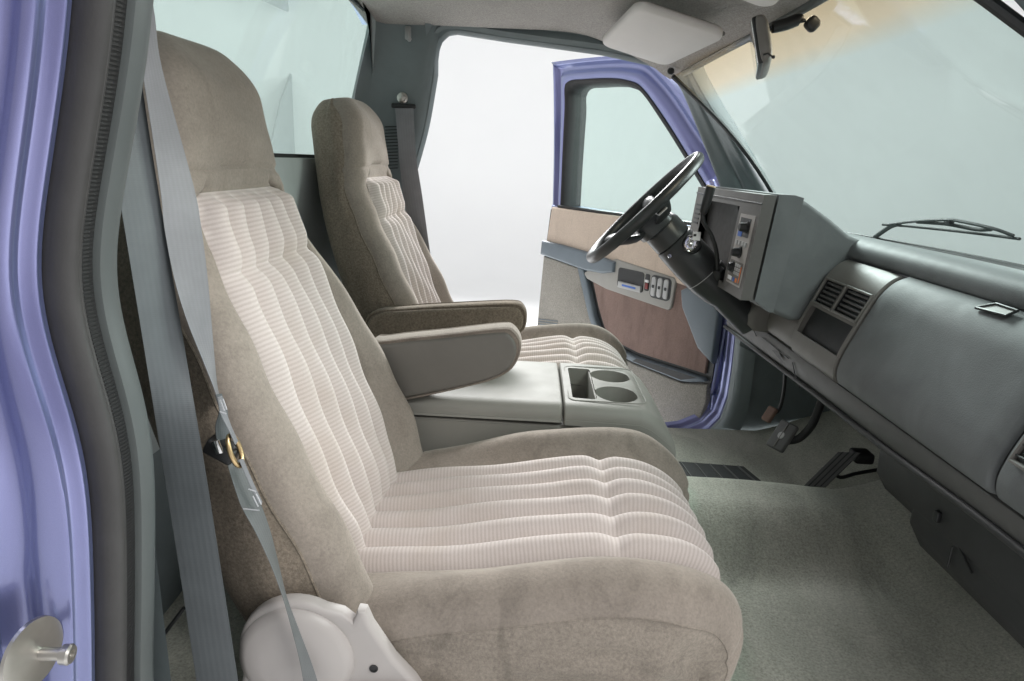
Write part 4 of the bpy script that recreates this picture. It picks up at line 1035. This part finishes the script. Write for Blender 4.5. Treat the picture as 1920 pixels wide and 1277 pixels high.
# ignition key with tag
KEY = thing('ignition_key', tuple(ig + iax * .03), 'small key with white tag hanging in the ignition lock of the column', 'key')
kk = ig + iax * .02
V, F = rbox((0, 0, 0), (.004, .024, .020), .0018); V, F = xf((V, F), Matrix.Translation(Vector(kk + iax * .012)) @ Vector(iax).to_track_quat('Y', 'Z').to_matrix().to_4x4()); mk('key_head', V, F, M['steel'], KEY)
V, F = tube([kk + iax * .012 + np.array([.010 * math.cos(t), -.006, .010 * math.sin(t) - .012]) for t in np.linspace(0, 2 * math.pi, 18)], .0011, 6); mk('key_ring', V, F, M['chrome'], KEY)
V, F = rbox(P(1306, 443, y=.33), (.020, .003, .022), .001); mk('tag', V, F, M['white'], KEY)
V, F = rbox(P(1303, 441, y=.3275), (.007, .0015, .006), .0004); mk('tag_mark', V, F, M['black'], KEY)

# ------------------------------------------------------------------ pedals
BRK = thing('brake_pedal', tuple(P(1468, 825, y=.36)), 'grey rubber brake pedal with round emblem on a curved black arm', 'pedal')
pc = P(1467, 818, y=.36); pn = Vector((-.75, -.35, .55)).normalized()
Rp = pn.to_track_quat('Z', 'Y').to_matrix().to_4x4()
V, F = rbox((0, 0, 0), (.062, .088, .014), .008, 4); V, F = xf((V, F), Matrix.Translation(Vector(pc)) @ Rp); mk('pad', V, F, M['pedal'], BRK)
V, F = lathe([(0, .011), (.0015, .010), (.0015, 0)], tuple(Vector(pc) + pn * .007), tuple(pn), 20); mk('emblem', V, F, M['silver'], BRK)
V, F = rbox((0, 0, .0075), (.0035, .078, .003), .001); V, F = xf((V, F), Matrix.Translation(Vector(pc)) @ Rp); mk('pad_rib', V, F, M['dash_trim'], BRK)
V, F = tube(cat([pc + np.array([.01, -.01, -.01]), P(1498, 822, y=.345), P(1520, 800, y=.34), P(1532, 775, y=.345), P(1545, 740, y=.35)], 6), .0085, 10, 1.4); mk('arm', V, F, M['black'], BRK)
ACC = thing('accelerator_pedal', tuple(P(1570, 885, y=.20)), 'long ribbed black accelerator pedal leaning against the toe board', 'pedal')
a0, a1 = P(1527, 912, y=.205), P(1592, 848, y=.215); wv = np.array([.022, -.012, .006])
def plate(c0, c1, w, th, nrm):
    c0, c1, w, nrm = map(np.array, (c0, c1, w, nrm)); rows = []
    for t in np.linspace(0, 1, 4):
        c = c0 * (1 - t) + c1 * t; rows.append([c - w, c + w, c + w - nrm * th, c - w - nrm * th])
    V, F = grid(rows, False, True); F += [(0, 1, 2, 3), (12, 13, 14, 15)]; return V, F
nr = np.cross(a1 - a0, wv); nr /= np.linalg.norm(nr); nr = nr if nr[2] > 0 else -nr
acp = mk('pad', *plate(a0, a1, wv, .010, nr), M['pedal'], ACC, smooth=0)
for k in (-.55, .0, .55): mk('pad_groove', *plate(a0 + wv * k + nr * .001, a1 + wv * k + nr * .001, wv * .09, .002, nr), M['black'], acp, smooth=0)
V, F = tube(cat([a0 * .5 + a1 * .5 - nr * .01, P(1575, 895, y=.21), P(1605, 888, y=.22), P(1650, 880, y=.23)], 5), .005, 8); mk('arm', V, F, M['black'], ACC)
V, F = rbox(P(1615, 855, y=.25), (.05, .05, .03), .008); mk('linkage', V, F, M['black'], ACC)
PBK = thing('parking_brake_pedal', tuple(P(1443, 778, y=.56)), 'small worn brown parking brake pedal beside the dark kick panel', 'pedal')
pc = P(1443, 777, y=.56); V, F = rbox((0, 0, 0), (.038, .052, .014), .007, 4); V, F = xf((V, F), Matrix.Translation(Vector(pc)) @ Vector((-.8, -.3, .5)).to_track_quat('Z', 'Y').to_matrix().to_4x4()); mk('pad', V, F, M['brown_pad'], PBK)
V, F = tube(cat([pc + np.array([.01, 0, 0]), P(1462, 765, y=.56), P(1470, 730, y=.56), P(1472, 690, y=.56)], 5), .006, 8); mk('arm', V, F, M['black'], PBK)

# ------------------------------------------------------------------ driver's door, standing open
AL = math.radians(53); DH = np.array([.70, .80, 0]); DT = np.array([-math.cos(AL), math.sin(AL), 0]); DN = np.array([-math.sin(AL), -math.cos(AL), 0])
DOOR = thing('driver_door', (.70, .80, -.12), 'open periwinkle blue driver door with tan and brown cloth trim and tinted window', 'door')
def DP(a, z, n=0): return DH + DT * a + DN * n + np.array([0, 0, z])
def dpoly(poly, n0, n1, name, mat, parent, r=.004, seg=3):
    bm = bmesh.new(); A = [bm.verts.new(tuple(DP(a, z, n0))) for a, z in poly]; B = [bm.verts.new(tuple(DP(a, z, n1))) for a, z in poly]; k = len(poly)
    bm.faces.new(A); bm.faces.new(B[::-1])
    for i in range(k): bm.faces.new((A[i], B[i], B[(i + 1) % k], A[(i + 1) % k]))
    bmesh.ops.recalc_face_normals(bm, faces=bm.faces)
    if r:
        sB = set(B); es = [e for e in bm.edges if e.verts[0] in sB and e.verts[1] in sB]
        bmesh.ops.bevel(bm, geom=es, offset=r, segments=seg, profile=.5, affect='EDGES', clamp_overlap=True)
    return mk(name, *bm_out(bm), mat, parent, smooth=40)
# painted slab below the belt line
slabp = [(0.0, .62), (1.03, .64), (1.045, .45), (1.07, .10), (1.06, -.09), (1.03, -.15), (.25, -.155), (.12, -.13), (.05, -.04), (.03, .10), (.02, .30)]
dpoly(slabp, -.13, -.012, 'door_shell', M['paint'], DOOR, .012, 3)
# window frame: painted ring
fo = [(1.03, .62), (1.045, .85), (1.065, 1.05), (1.090, 1.235), (1.098, 1.250), (1.085, 1.251), (.90, 1.248), (.735, 1.242), (.62, 1.235), (.535, 1.215), (.40, 1.125), (.27, 1.0), (.13, .86), (.01, .73), (-.01, .62)]
fi = [(.955, .635), (.962, .85), (.966, 1.05), (.968, 1.145), (.85, 1.152), (.70, 1.145), (.60, 1.128), (.53, 1.098), (.41, .99), (.30, .88), (.19, .765), (.10, .67), (.08, .635)]
def smo(poly, n=80): return [tuple(q) for q in resample(cat([(a, b, 0) for a, b in poly], 4, False), n, False)]
fo2 = [(a, b) for a, b, _ in smo(fo)]; fi2 = [(a, b) for a, b, _ in smo(fi)]
lerp2 = lambda k: [(o[0] * (1 - k) + i[0] * k, o[1] * (1 - k) + i[1] * k) for o, i in zip(fo2, fi2)]
rows = [[DP(a, b, n) for a, b in lerp2(k)] for k, n in ((0, -.10), (0, -.035), (.03, -.022), (.14, -.020), (.2, -.026), (.30, -.040), (.42, -.044), (.5, -.038), (.60, -.020), (.70, -.012), (.86, -.012), (.93, -.016), (1, -.03), (1, -.09))]
V, F = grid([[r[j] for r in rows] for j in range(80)]); mk('window_frame', V, F, M['paint'], DOOR, smooth=60)
rows = [[DP(a, b, n) for a, b in lerp2(k)] for k, n in ((.90, -.020), (.92, -.011), (1.0, -.012), (1.10, -.022), (1.16, -.05), (1.16, -.115), (.9, -.115))]
V, F = grid([[r[j] for r in rows] for j in range(80)]); mk('window_seal', V, F, M['rubber_dark'], DOOR, smooth=50)
gi = lerp2(1.05)
for nme, n in (('window_glass', -.055),):
    A = [DP(a, b, n) for a, b in gi]; B = [DP(a, b, n - .004) for a, b in gi]; V = A + B; k = len(A); F = [tuple(range(k)), tuple(range(k, 2 * k))]
    mk(nme, V, F, M['glass'], DOOR, smooth=0)
V, F = tube([DP(a, .637, -.004) for a in np.linspace(.08, .965, 12)], .007, 8); mk('window_belt_seal', V, F, M['black'], DOOR)
dpoly([(1.02, .62), (1.04, .45), (1.06, .10), (1.05, -.05), (1.03, -.09), (.25, -.095), (.12, -.08), (.06, -.02), (.045, .10), (.04, .62)], -.02, -.006, 'trim_board', M['blackish'], DOOR, 0)
# upper trim (tan cloth)
dpoly([(.03, .625), (.995, .632), (1.012, .52), (1.02, .47), (.75, .462), (.55, .445), (.20, .415), (.05, .40)], -.014, .012, 'upper_trim', M['door_cloth'], DOOR, .008)
# brown insert
dpoly([(.74, .42), (.70, .36), (.645, .24), (.60, .165), (.53, .122), (.40, .108), (.07, .118), (.06, .41), (.30, .435)], -.014, .006, 'cloth_insert', M['door_insert'], DOOR, .005)
# armrest band and the blue-grey frame that runs down to the map pocket
band = [(1.035, .478), (.90, .476), (.75, .468), (.60, .455), (.555, .45), (.555, .408), (.62, .392), (.72, .388), (.78, .392), (.90, .402), (1.04, .412)]
dpoly(band, -.01, .030, 'armrest_band', M['door_band'], DOOR, .012, 4)
frame = [(.79, .395), (.745, .39), (.70, .30), (.655, .20), (.615, .145), (.545, .104), (.40, .092), (.07, .104), (.055, .094), (.12, .072), (.165, .062), (.41, .066), (.56, .078), (.64, .12), (.69, .19), (.735, .28)]
dpoly(frame, -.012, .018, 'pocket_frame', M['door_band'], DOOR, .007, 3)
dpoly([(.39, .088), (.09, .098), (.16, .070), (.41, .072)], .0, .0195, 'map_pocket', M['black'], DOOR, .0)
# speaker panel
dpoly([(1.035, .405), (.79, .388), (.735, .275), (.69, .185), (.655, .135), (1.055, .045)], -.012, .010, 'speaker_panel', M['door_carpet'], DOOR, .006)
for k in range(5):
    V, F = tube([DP(1.045, .102 - .012 * k, .011), DP(.90, .124 - .012 * k, .011)], .0022, 6); mk('speaker_slot', V, F, M['door_band'], DOOR)
# lower carpet
dpoly([(1.055, .04), (.65, .132), (.60, .088), (.55, .070), (.41, .058), (.165, .054), (.05, .085), (.045, .02), (.07, -.08), (.12, -.115), (.25, -.145), (1.03, -.135)], -.012, .010, 'lower_carpet', M['door_carpet'], DOOR, .006)
# switch panel with door handle and three rocker switches
swp = [(a, b) for a, b in [(.70, .405), (.56, .462), (.25, .438), (.240, .425), (.248, .325), (.262, .312), (.60, .330), (.72, .352), (.745, .372)]]
SW = dpoly(swp, 0, .016, 'switch_panel', M['switch_panel'], DOOR, .006)
hp1 = rrect(.395, .535, .352, .432, .012, 4); dpoly([(a, z) for a, z in hp1], .012, .0175, 'handle_cup', M['black'], SW, 0)
dpoly([(a, z) for a, z in rrect(.40, .525, .353, .378, .004, 3)], .014, .026, 'inside_handle', M['silver'], SW, .003)
dpoly([(a, z) for a, z in rrect(.425, .50, .362, .370, .002, 2)], .0255, .0266, 'handle_print', M['label_blue'], SW, 0)
dpoly([(a, z) for a, z in rrect(.365, .388, .365, .43, .006, 3)], .012, .0175, 'lock_recess', M['black'], SW, 0)
dpoly([(a, z) for a, z in rrect(.368, .385, .372, .395, .004, 3)], .014, .021, 'lock_button', M['red'], SW, .002)
dpoly([(a, z) for a, z in rrect(.367, .386, .398, .408, .003, 3)], .014, .022, 'lock_slider', M['white'], SW, .002)
dpoly([(a, z) for a, z in rrect(.258, .358, .345, .432, .018, 5)], .012, .0178, 'switch_surround', M['blackish'], SW, 0)
for k in range(3):
    a0_ = .266 + .0305 * k
    r_ = dpoly([(a, z) for a, z in rrect(a0_, a0_ + .024, .352, .426, .010, 4)], .015, .024, 'rocker_switch', M['silver'], SW, .003)
    dpoly([(a, z) for a, z in rrect(a0_ + .006, a0_ + .018, .384, .396, .003, 3)], .0235, .0250, 'rocker_mark', M['black'], r_, 0)
# front inner cheek of the door (grey plastic next to the hinge)
dpoly([(.055, .40), (.17, .42), (.205, .40), (.19, .34), (.10, .21), (.03, .17), (.03, .35)], .0, .030, 'hinge_side_cover', M['door_band'], DOOR, .010)
V, F = rbox(DP(.03, .55, -.02), (.03, .03, .06), .004); mk('hinge', V, F, M['paint'], DOOR)
V, F = rbox(DP(.03, .02, -.02), (.03, .03, .06), .004); mk('hinge', V, F, M['paint'], DOOR)

# ------------------------------------------------------------------ seat belts
B1 = thing('seat_belt', (-.35, -.70, -.02), 'loose grey passenger seat belt with stitched loops and gold ring at the near pillar', 'seat belt')
def web(name, rowsLR, mat, parent, n=6):
    """rows (left px, left py, right px, right py, y of left edge): right edge depth keeps the webbing 47 mm wide"""
    L, R = [], []
    for lx, ly, rx, ry, y, sgn_ in rowsLR:
        l = P(lx, ly, y=y); r = P(rx, ry, y=y)
        for _ in range(20):
            dxy = math.hypot(l[0] - r[0], l[2] - r[2]); dy = math.sqrt(max(0, .046 ** 2 - dxy ** 2)); r = P(rx, ry, y=y + sgn_ * dy)
        L.append(l); R.append(r)
    V, F, uv = ribbon(cat(L, n), cat(R, n)); return mk(name, V, F, mat, parent, uv=uv, smooth=50)
web('retractor_webbing', [(165, -40, 240, -40, -.735, 1), (196, 200, 272, 200, -.735, 1), (233, 426, 308, 426, -.735, 1), (268, 640, 344, 640, -.73, 1), (302, 852, 380, 852, -.725, 1), (336, 1065, 414, 1065, -.72, 1), (372, 1300, 450, 1300, -.715, 1)], M['web_dark'], B1)
web('shoulder_webbing', [(228, -60, 275, -60, -.70, 1), (248, 30, 290, 30, -.70, 1), (268, 140, 304, 130, -.70, 1), (300, 350, 363, 350, -.70, 1), (308, 426, 377, 426, -.70, 1), (326, 520, 389, 520, -.70, 1), (350, 600, 396, 600, -.70, 1), (378, 670, 402, 670, -.70, 1), (398, 720, 407, 720, -.70, 1), (408, 748, 412, 745, -.70, 1)], M['web'], B1)
V, F, uv = ribbon(cat([P(404, 740, y=-.70), P(411, 770, y=-.70), P(404, 800, y=-.70), P(408, 840, y=-.70)], 5), cat([P(415, 738, y=-.69), P(426, 770, y=-.685), P(428, 800, y=-.68), P(432, 846, y=-.685)], 5), .003); mk('webbing_loop', V, F, M['web_dark'], B1, uv=uv)
V, F, uv = ribbon(cat([P(416, 742, y=-.702), P(425, 775, y=-.702), P(436, 805, y=-.70), P(446, 826, y=-.70)], 5), cat([P(408, 745, y=-.712), P(413, 775, y=-.712), P(428, 805, y=-.712), P(441, 834, y=-.712)], 5), .002); mk('webbing_loop', V, F, M['web'], B1, uv=uv)
for (p0, p1) in (((413, 750), (420, 770)), ((418, 748), (425, 768)), ((412, 772), (424, 776))):
    V, F = tube([P(*p0, y=-.716), P(*p1, y=-.716)], .0008, 6); mk('stitch', V, F, M['thread'], B1)
bu = [P(402, 826, y=-.69), P(432, 838, y=-.70)]
V, F = rbox((P(417, 842, y=-.695)), (.035, .022, .020), .004, 3, Matrix.Rotation(.5, 3, 'Y')); mk('guide_clip', V, F, M['black'], B1)
V, F = rbox((P(408, 838, y=-.71)), (.008, .004, .016), .001, 2, Matrix.Rotation(-.3, 3, 'Y')); mk('clip_plate', V, F, M['chrome'], B1)
cr = P(441, 845, y=-.705); rg = [cr + np.array([.006 * math.cos(t), .012 * math.sin(t), .021 * math.cos(t) * 1.0]) @ np.eye(3) + np.array([-.012 * math.cos(t), 0, 0]) for t in np.linspace(0, 2 * math.pi, 26)]
V, F = tube([cr + (q - cr) * .85 for q in rg], .0028, 10); mk('ring', V, F, M['gold'], B1)
L = [P(426, 868, y=-.70), P(432, 890, y=-.702), P(445, 930, y=-.705), P(455, 955, y=-.71), P(480, 1000, y=-.715), P(508, 1060, y=-.722), P(530, 1120, y=-.728), P(547, 1180, y=-.732), P(562, 1240, y=-.734), P(572, 1300, y=-.734)]
R_ = [P(452, 862, y=-.68), P(462, 890, y=-.675), P(478, 925, y=-.674), P(492, 953, y=-.676), P(508, 1000, y=-.680), P(523, 1060, y=-.690), P(538, 1120, y=-.715), P(560, 1180, y=-.718), P(583, 1240, y=-.722), P(603, 1300, y=-.726)]
V, F, uv = ribbon(cat(L, 5), cat(R_, 5), .0018); mk('anchor_webbing', V, F, M['web_mid'], B1, uv=uv)
V, F, uv = ribbon(cat([P(448, 862, y=-.712), P(458, 885, y=-.712), P(470, 912, y=-.712), P(485, 945, y=-.712)], 4), cat([P(456, 860, y=-.70), P(466, 885, y=-.70), P(478, 912, y=-.70), P(492, 942, y=-.70)], 4), .002); mk('webbing_loop', V, F, M['web'], B1, uv=uv)
for (p0, p1) in (((466, 917), (480, 922)), ((474, 930), (484, 950)), ((480, 926), (490, 946)), ((456, 954), (486, 957))):
    V, F = tube([P(*p0, y=-.714), P(*p1, y=-.714)], .0008, 6); mk('stitch', V, F, M['thread'], B1)
B2 = thing('seat_belt', (-.42, .70, .0), 'hanging grey driver seat belt on the far pillar behind the farther seat', 'seat belt')
yb = yside(.97) - .03
V, F = lathe([(0, .016), (.006, .016), (.008, .011), (.016, .010), (.018, 0)], tuple(P(755, 184, y=yb + .004)), (0, -1, 0), 24); mk('anchor_bolt', V, F, M['steel'], B2)
V, F = rbox(P(757, 199, y=yb - .006), (.075, .012, .014), .005); mk('belt_guide', V, F, M['black'], B2)
V, F, uv = ribbon(cat([P(741, 203, y=yb - .014), P(748, 290, y=yb - .02), P(757, 370, y=yb - .02), P(776, 470, y=yb - .02), P(800, 600, y=yb - .02)], 6), cat([P(775, 203, y=yb - .014), P(780, 290, y=yb - .02), P(792, 370, y=yb - .02), P(806, 470, y=yb - .02), P(826, 600, y=yb - .02)], 6), .002); mk('belt_webbing', V, F, M['web'], B2, uv=uv)
for k in range(14):
    V, F = tube([P(722, 238 + 6 * k, y=yb + .008), P(746, 237 + 6 * k, y=yb + .008)], .0014, 6); mk('grille_slot', V, F, M['black'], bp)
HK = thing('coat_hook', tuple(P(766, 70, y=yb)), 'small grey plastic coat hook on the far pillar trim', 'coat hook')
yh = yside(1.15) - .030
V, F = rbox(P(765, 62, y=yh), (.018, .010, .036), .004); mk('plate', V, F, M['silver'], HK)
V, F = tube(cat([P(765, 55, y=yh - .004), P(766, 66, y=yh - .016), P(767, 74, y=yh - .020), P(768, 73, y=yh - .028)], 4), .006, 10); mk('hook', V, F, M['silver'], HK)

# ------------------------------------------------------------------ mirror, visors, wiper, striker
MIR = thing('rear_view_mirror', tuple(P(1425, 75, y=-.02)), 'black and grey rear view mirror on a jointed arm below the windshield header', 'mirror')
m0, m1 = P(1420, 28, y=-.01), P(1434, 122, y=-.01); mv = (m1 - m0) / np.linalg.norm(m1 - m0)
mn = np.cross(np.array([.30, .954, 0]), mv); mn /= np.linalg.norm(mn); mn = mn if mn[0] > 0 else -mn
mc = (m0 + m1) / 2; hl = np.linalg.norm(m1 - m0) / 2
MYA = np.array([.30, .954, 0])
def mloop(y, k, d): return [mc + mv * hl * k * math.copysign(abs(math.sin(t)) ** .6, math.sin(t)) + MYA * (y + .055) + mn * (d + .018 * k * max(0, math.cos(t)) ** .7 - .006 * max(0, -math.cos(t)) ** .5) for t in np.linspace(0, 2 * math.pi, 28, endpoint=False)]
rows = [mloop(y, k, 0) for y, k in ((-.075, .6), (-.072, .86), (-.060, .97), (-.03, 1), (.10, 1), (.155, .97), (.168, .8), (.17, .5))]
V, F = grid(rows, False, True); F.append(tuple(range(28))); F.append(tuple(range(7 * 28, 8 * 28))); mk('mirror_housing', V, F, M['dash_trim'], MIR, smooth=50)
V, F = rbox((0, 0, 0), (.010, .235, hl * 1.86), .003); V, F = xf((V, F), Matrix.Translation(Vector(mc + MYA * .105 - mn * .006)) @ Matrix(((mn[0], MYA[0], -mv[0]), (mn[1], MYA[1], -mv[1]), (mn[2], MYA[2], -mv[2]))).to_4x4()); mk('mirror_bezel', V, F, M['black'], MIR)
V, F = rbox((0, 0, 0), (.002, .222, hl * 1.7), .0005); V, F = xf((V, F), Matrix.Translation(Vector(mc + MYA * .105 - mn * .0115)) @ Matrix(((mn[0], MYA[0], -mv[0]), (mn[1], MYA[1], -mv[1]), (mn[2], MYA[2], -mv[2]))).to_4x4()); mk('mirror_glass', V, F, M['chrome'], MIR)
ya = .02
V, F = tube([P(1434, 56, y=ya), P(1448, 52, y=ya)], .0045, 10); mk('ball_joint', V, F, M['black'], MIR)
V, F = tube(cat([P(1446, 52, y=ya), P(1452, 51, y=ya), P(1475, 45, y=ya), P(1496, 37, y=ya), P(1503, 40, y=ya)], 4), [.004, .006, .010, .0105, .0108, .011, .0112, .0114, .0115, .0115, .0115, .0115, .0115, .011, .010, .008, .005], 14); mk('arm', V, F, M['black'], MIR)
V, F = tube([P(1501, 40, y=ya), P(1510, 38, y=ya)], .0035, 10); mk('neck', V, F, M['black'], MIR)
V, F = rbox(P(1523, 45, y=ya), (.026, .022, .026), .008, 3, Matrix.Rotation(.7, 3, 'Y')); mk('mount', V, F, M['black'], MIR)
V, F = tube([P(1431, 103, y=-.03), P(1440, 100, y=-.03), P(1449, 107, y=-.03)], .0018, 8); mk('day_night_lever', V, F, M['black'], MIR)
V, F = rbox(P(1450, 107, y=-.03), (.006, .006, .006), .002); mk('lever_tip', V, F, M['black'], MIR)
def visor(name, c, label):
    root = thing(name, tuple(np.mean(c, 0)), label, 'sun visor')
    def bil(a, b): return (np.array(c[0]) * (1 - a) + np.array(c[1]) * a) * (1 - b) + (np.array(c[3]) * (1 - a) + np.array(c[2]) * a) * b
    ol = rrect(0, 1, 0, 1, .12, 6); n = len(ol); rows = []
    for k, d in ((.97, .008), (1.0, .004), (1.0, -.004), (.985, -.009), (.95, -.0115), (.5, -.013), (.02, -.013)):
        rows.append([bil(.5 + (a - .5) * k, .5 + (b - .5) * k) + np.array([0, 0, d]) for a, b in ol])
    V, F = grid(rows, False, True); F.append(tuple(range(n))); F.append(tuple(range(6 * n, 7 * n))); mk('panel', V, F, M['visor'], root, smooth=60)
    p0 = bil(.04, .03) ; V, F = tube([bil(.06, .985), bil(.95, .985)], .0045, 8); mk('hinge_rod', V, F, M['dash_trim'], root)
    return root
visor('sun_visor', [(.159, .50, 1.138), (.198, .12, 1.150), (.392, .12, 1.100), (.339, .50, 1.092)], 'pale grey driver sun visor folded up, nearer the far pillar')
visor('sun_visor', [(.205, -.10, 1.160), (.170, -.50, 1.150), (.345, -.50, 1.095), (.400, -.10, 1.105)], 'grey passenger sun visor cut by the top edge above the mirror')
WIP = thing('windshield_wiper', tuple(P(1660, 440, x=1.0)), 'black windshield wiper resting outside at the base of the windshield', 'wiper')
def wq(px, py):
    """point on the outer windshield seen at that place"""
    best = None
    d = RM.T @ np.array([(px - IW / 2) / FPX, -(py - IH / 2) / FPX, 1.0])
    lo = None
    for k in np.linspace(.9, 3.0, 1500):
        p = CAMPOS + d * k
        t = np.clip((p[2] - 1.13) / (.655 - 1.13), 0, 1.1); x = WS(t, float(np.clip(p[1], -.72, .72)))[0] + .014
        if p[0] > x: return p
    return CAMPOS + d * 2
bl_ = [wq(x, y) for x, y in ((1655, 421), (1700, 424), (1780, 432), (1850, 440), (1912, 448))]
V, F = tube(cat(bl_, 5), .0032, 8); mk('blade_rubber', V, F, M['black'], WIP)
V, F = tube(cat([wq(1668, 421), wq(1715, 415), wq(1775, 412), wq(1800, 415), wq(1860, 428), wq(1900, 442)], 5), .0036, 8); mk('blade_bridge', V, F, M['blackish'], WIP)
V, F = tube(cat([wq(1640, 445), wq(1668, 426), wq(1685, 420)], 5), .006, 8); mk('arm', V, F, M['blackish'], WIP)
V, F = tube(cat([wq(1720, 416), wq(1775, 420), wq(1830, 430), wq(1858, 430)], 4), .0045, 8); mk('bridge_cover', V, F, M['black'], WIP)
V, F = rbox(wq(1780, 415), (.012, .024, .012), .003); mk('arm_clip', V, F, M['blackish'], WIP)
STR = thing('door_striker', tuple(P(70, 1230, x=-.42)), 'round steel door striker bolt and plate on the blue jamb', 'striker')
sx = float(np.interp(.37, EZ, _e)) - .034
sp_ = P(55, 1225, x=sx)
V, F = lathe([(0, .031), (.003, .0305), (.004, .024), (.0045, 0)], tuple(sp_ + np.array([.002, 0, 0])), (1, -.10, 0), 40); mk('plate', V, F, M['steel'], STR)
V, F = lathe([(.003, .017), (.006, .0165), (.0065, 0)], tuple(sp_ + np.array([0, .004, -.004])), (1, -.1, 0), 32); mk('washer', V, F, M['steel'], STR)
V, F = lathe([(.004, .0055), (.023, .0055), (.024, .0085), (.030, .009), (.032, .0075), (.032, .004), (.029, .0035), (.029, 0)], tuple(sp_ + np.array([.0, .004, -.004])), (1, .12, -.06), 28); mk('bolt', V, F, M['steel'], STR)
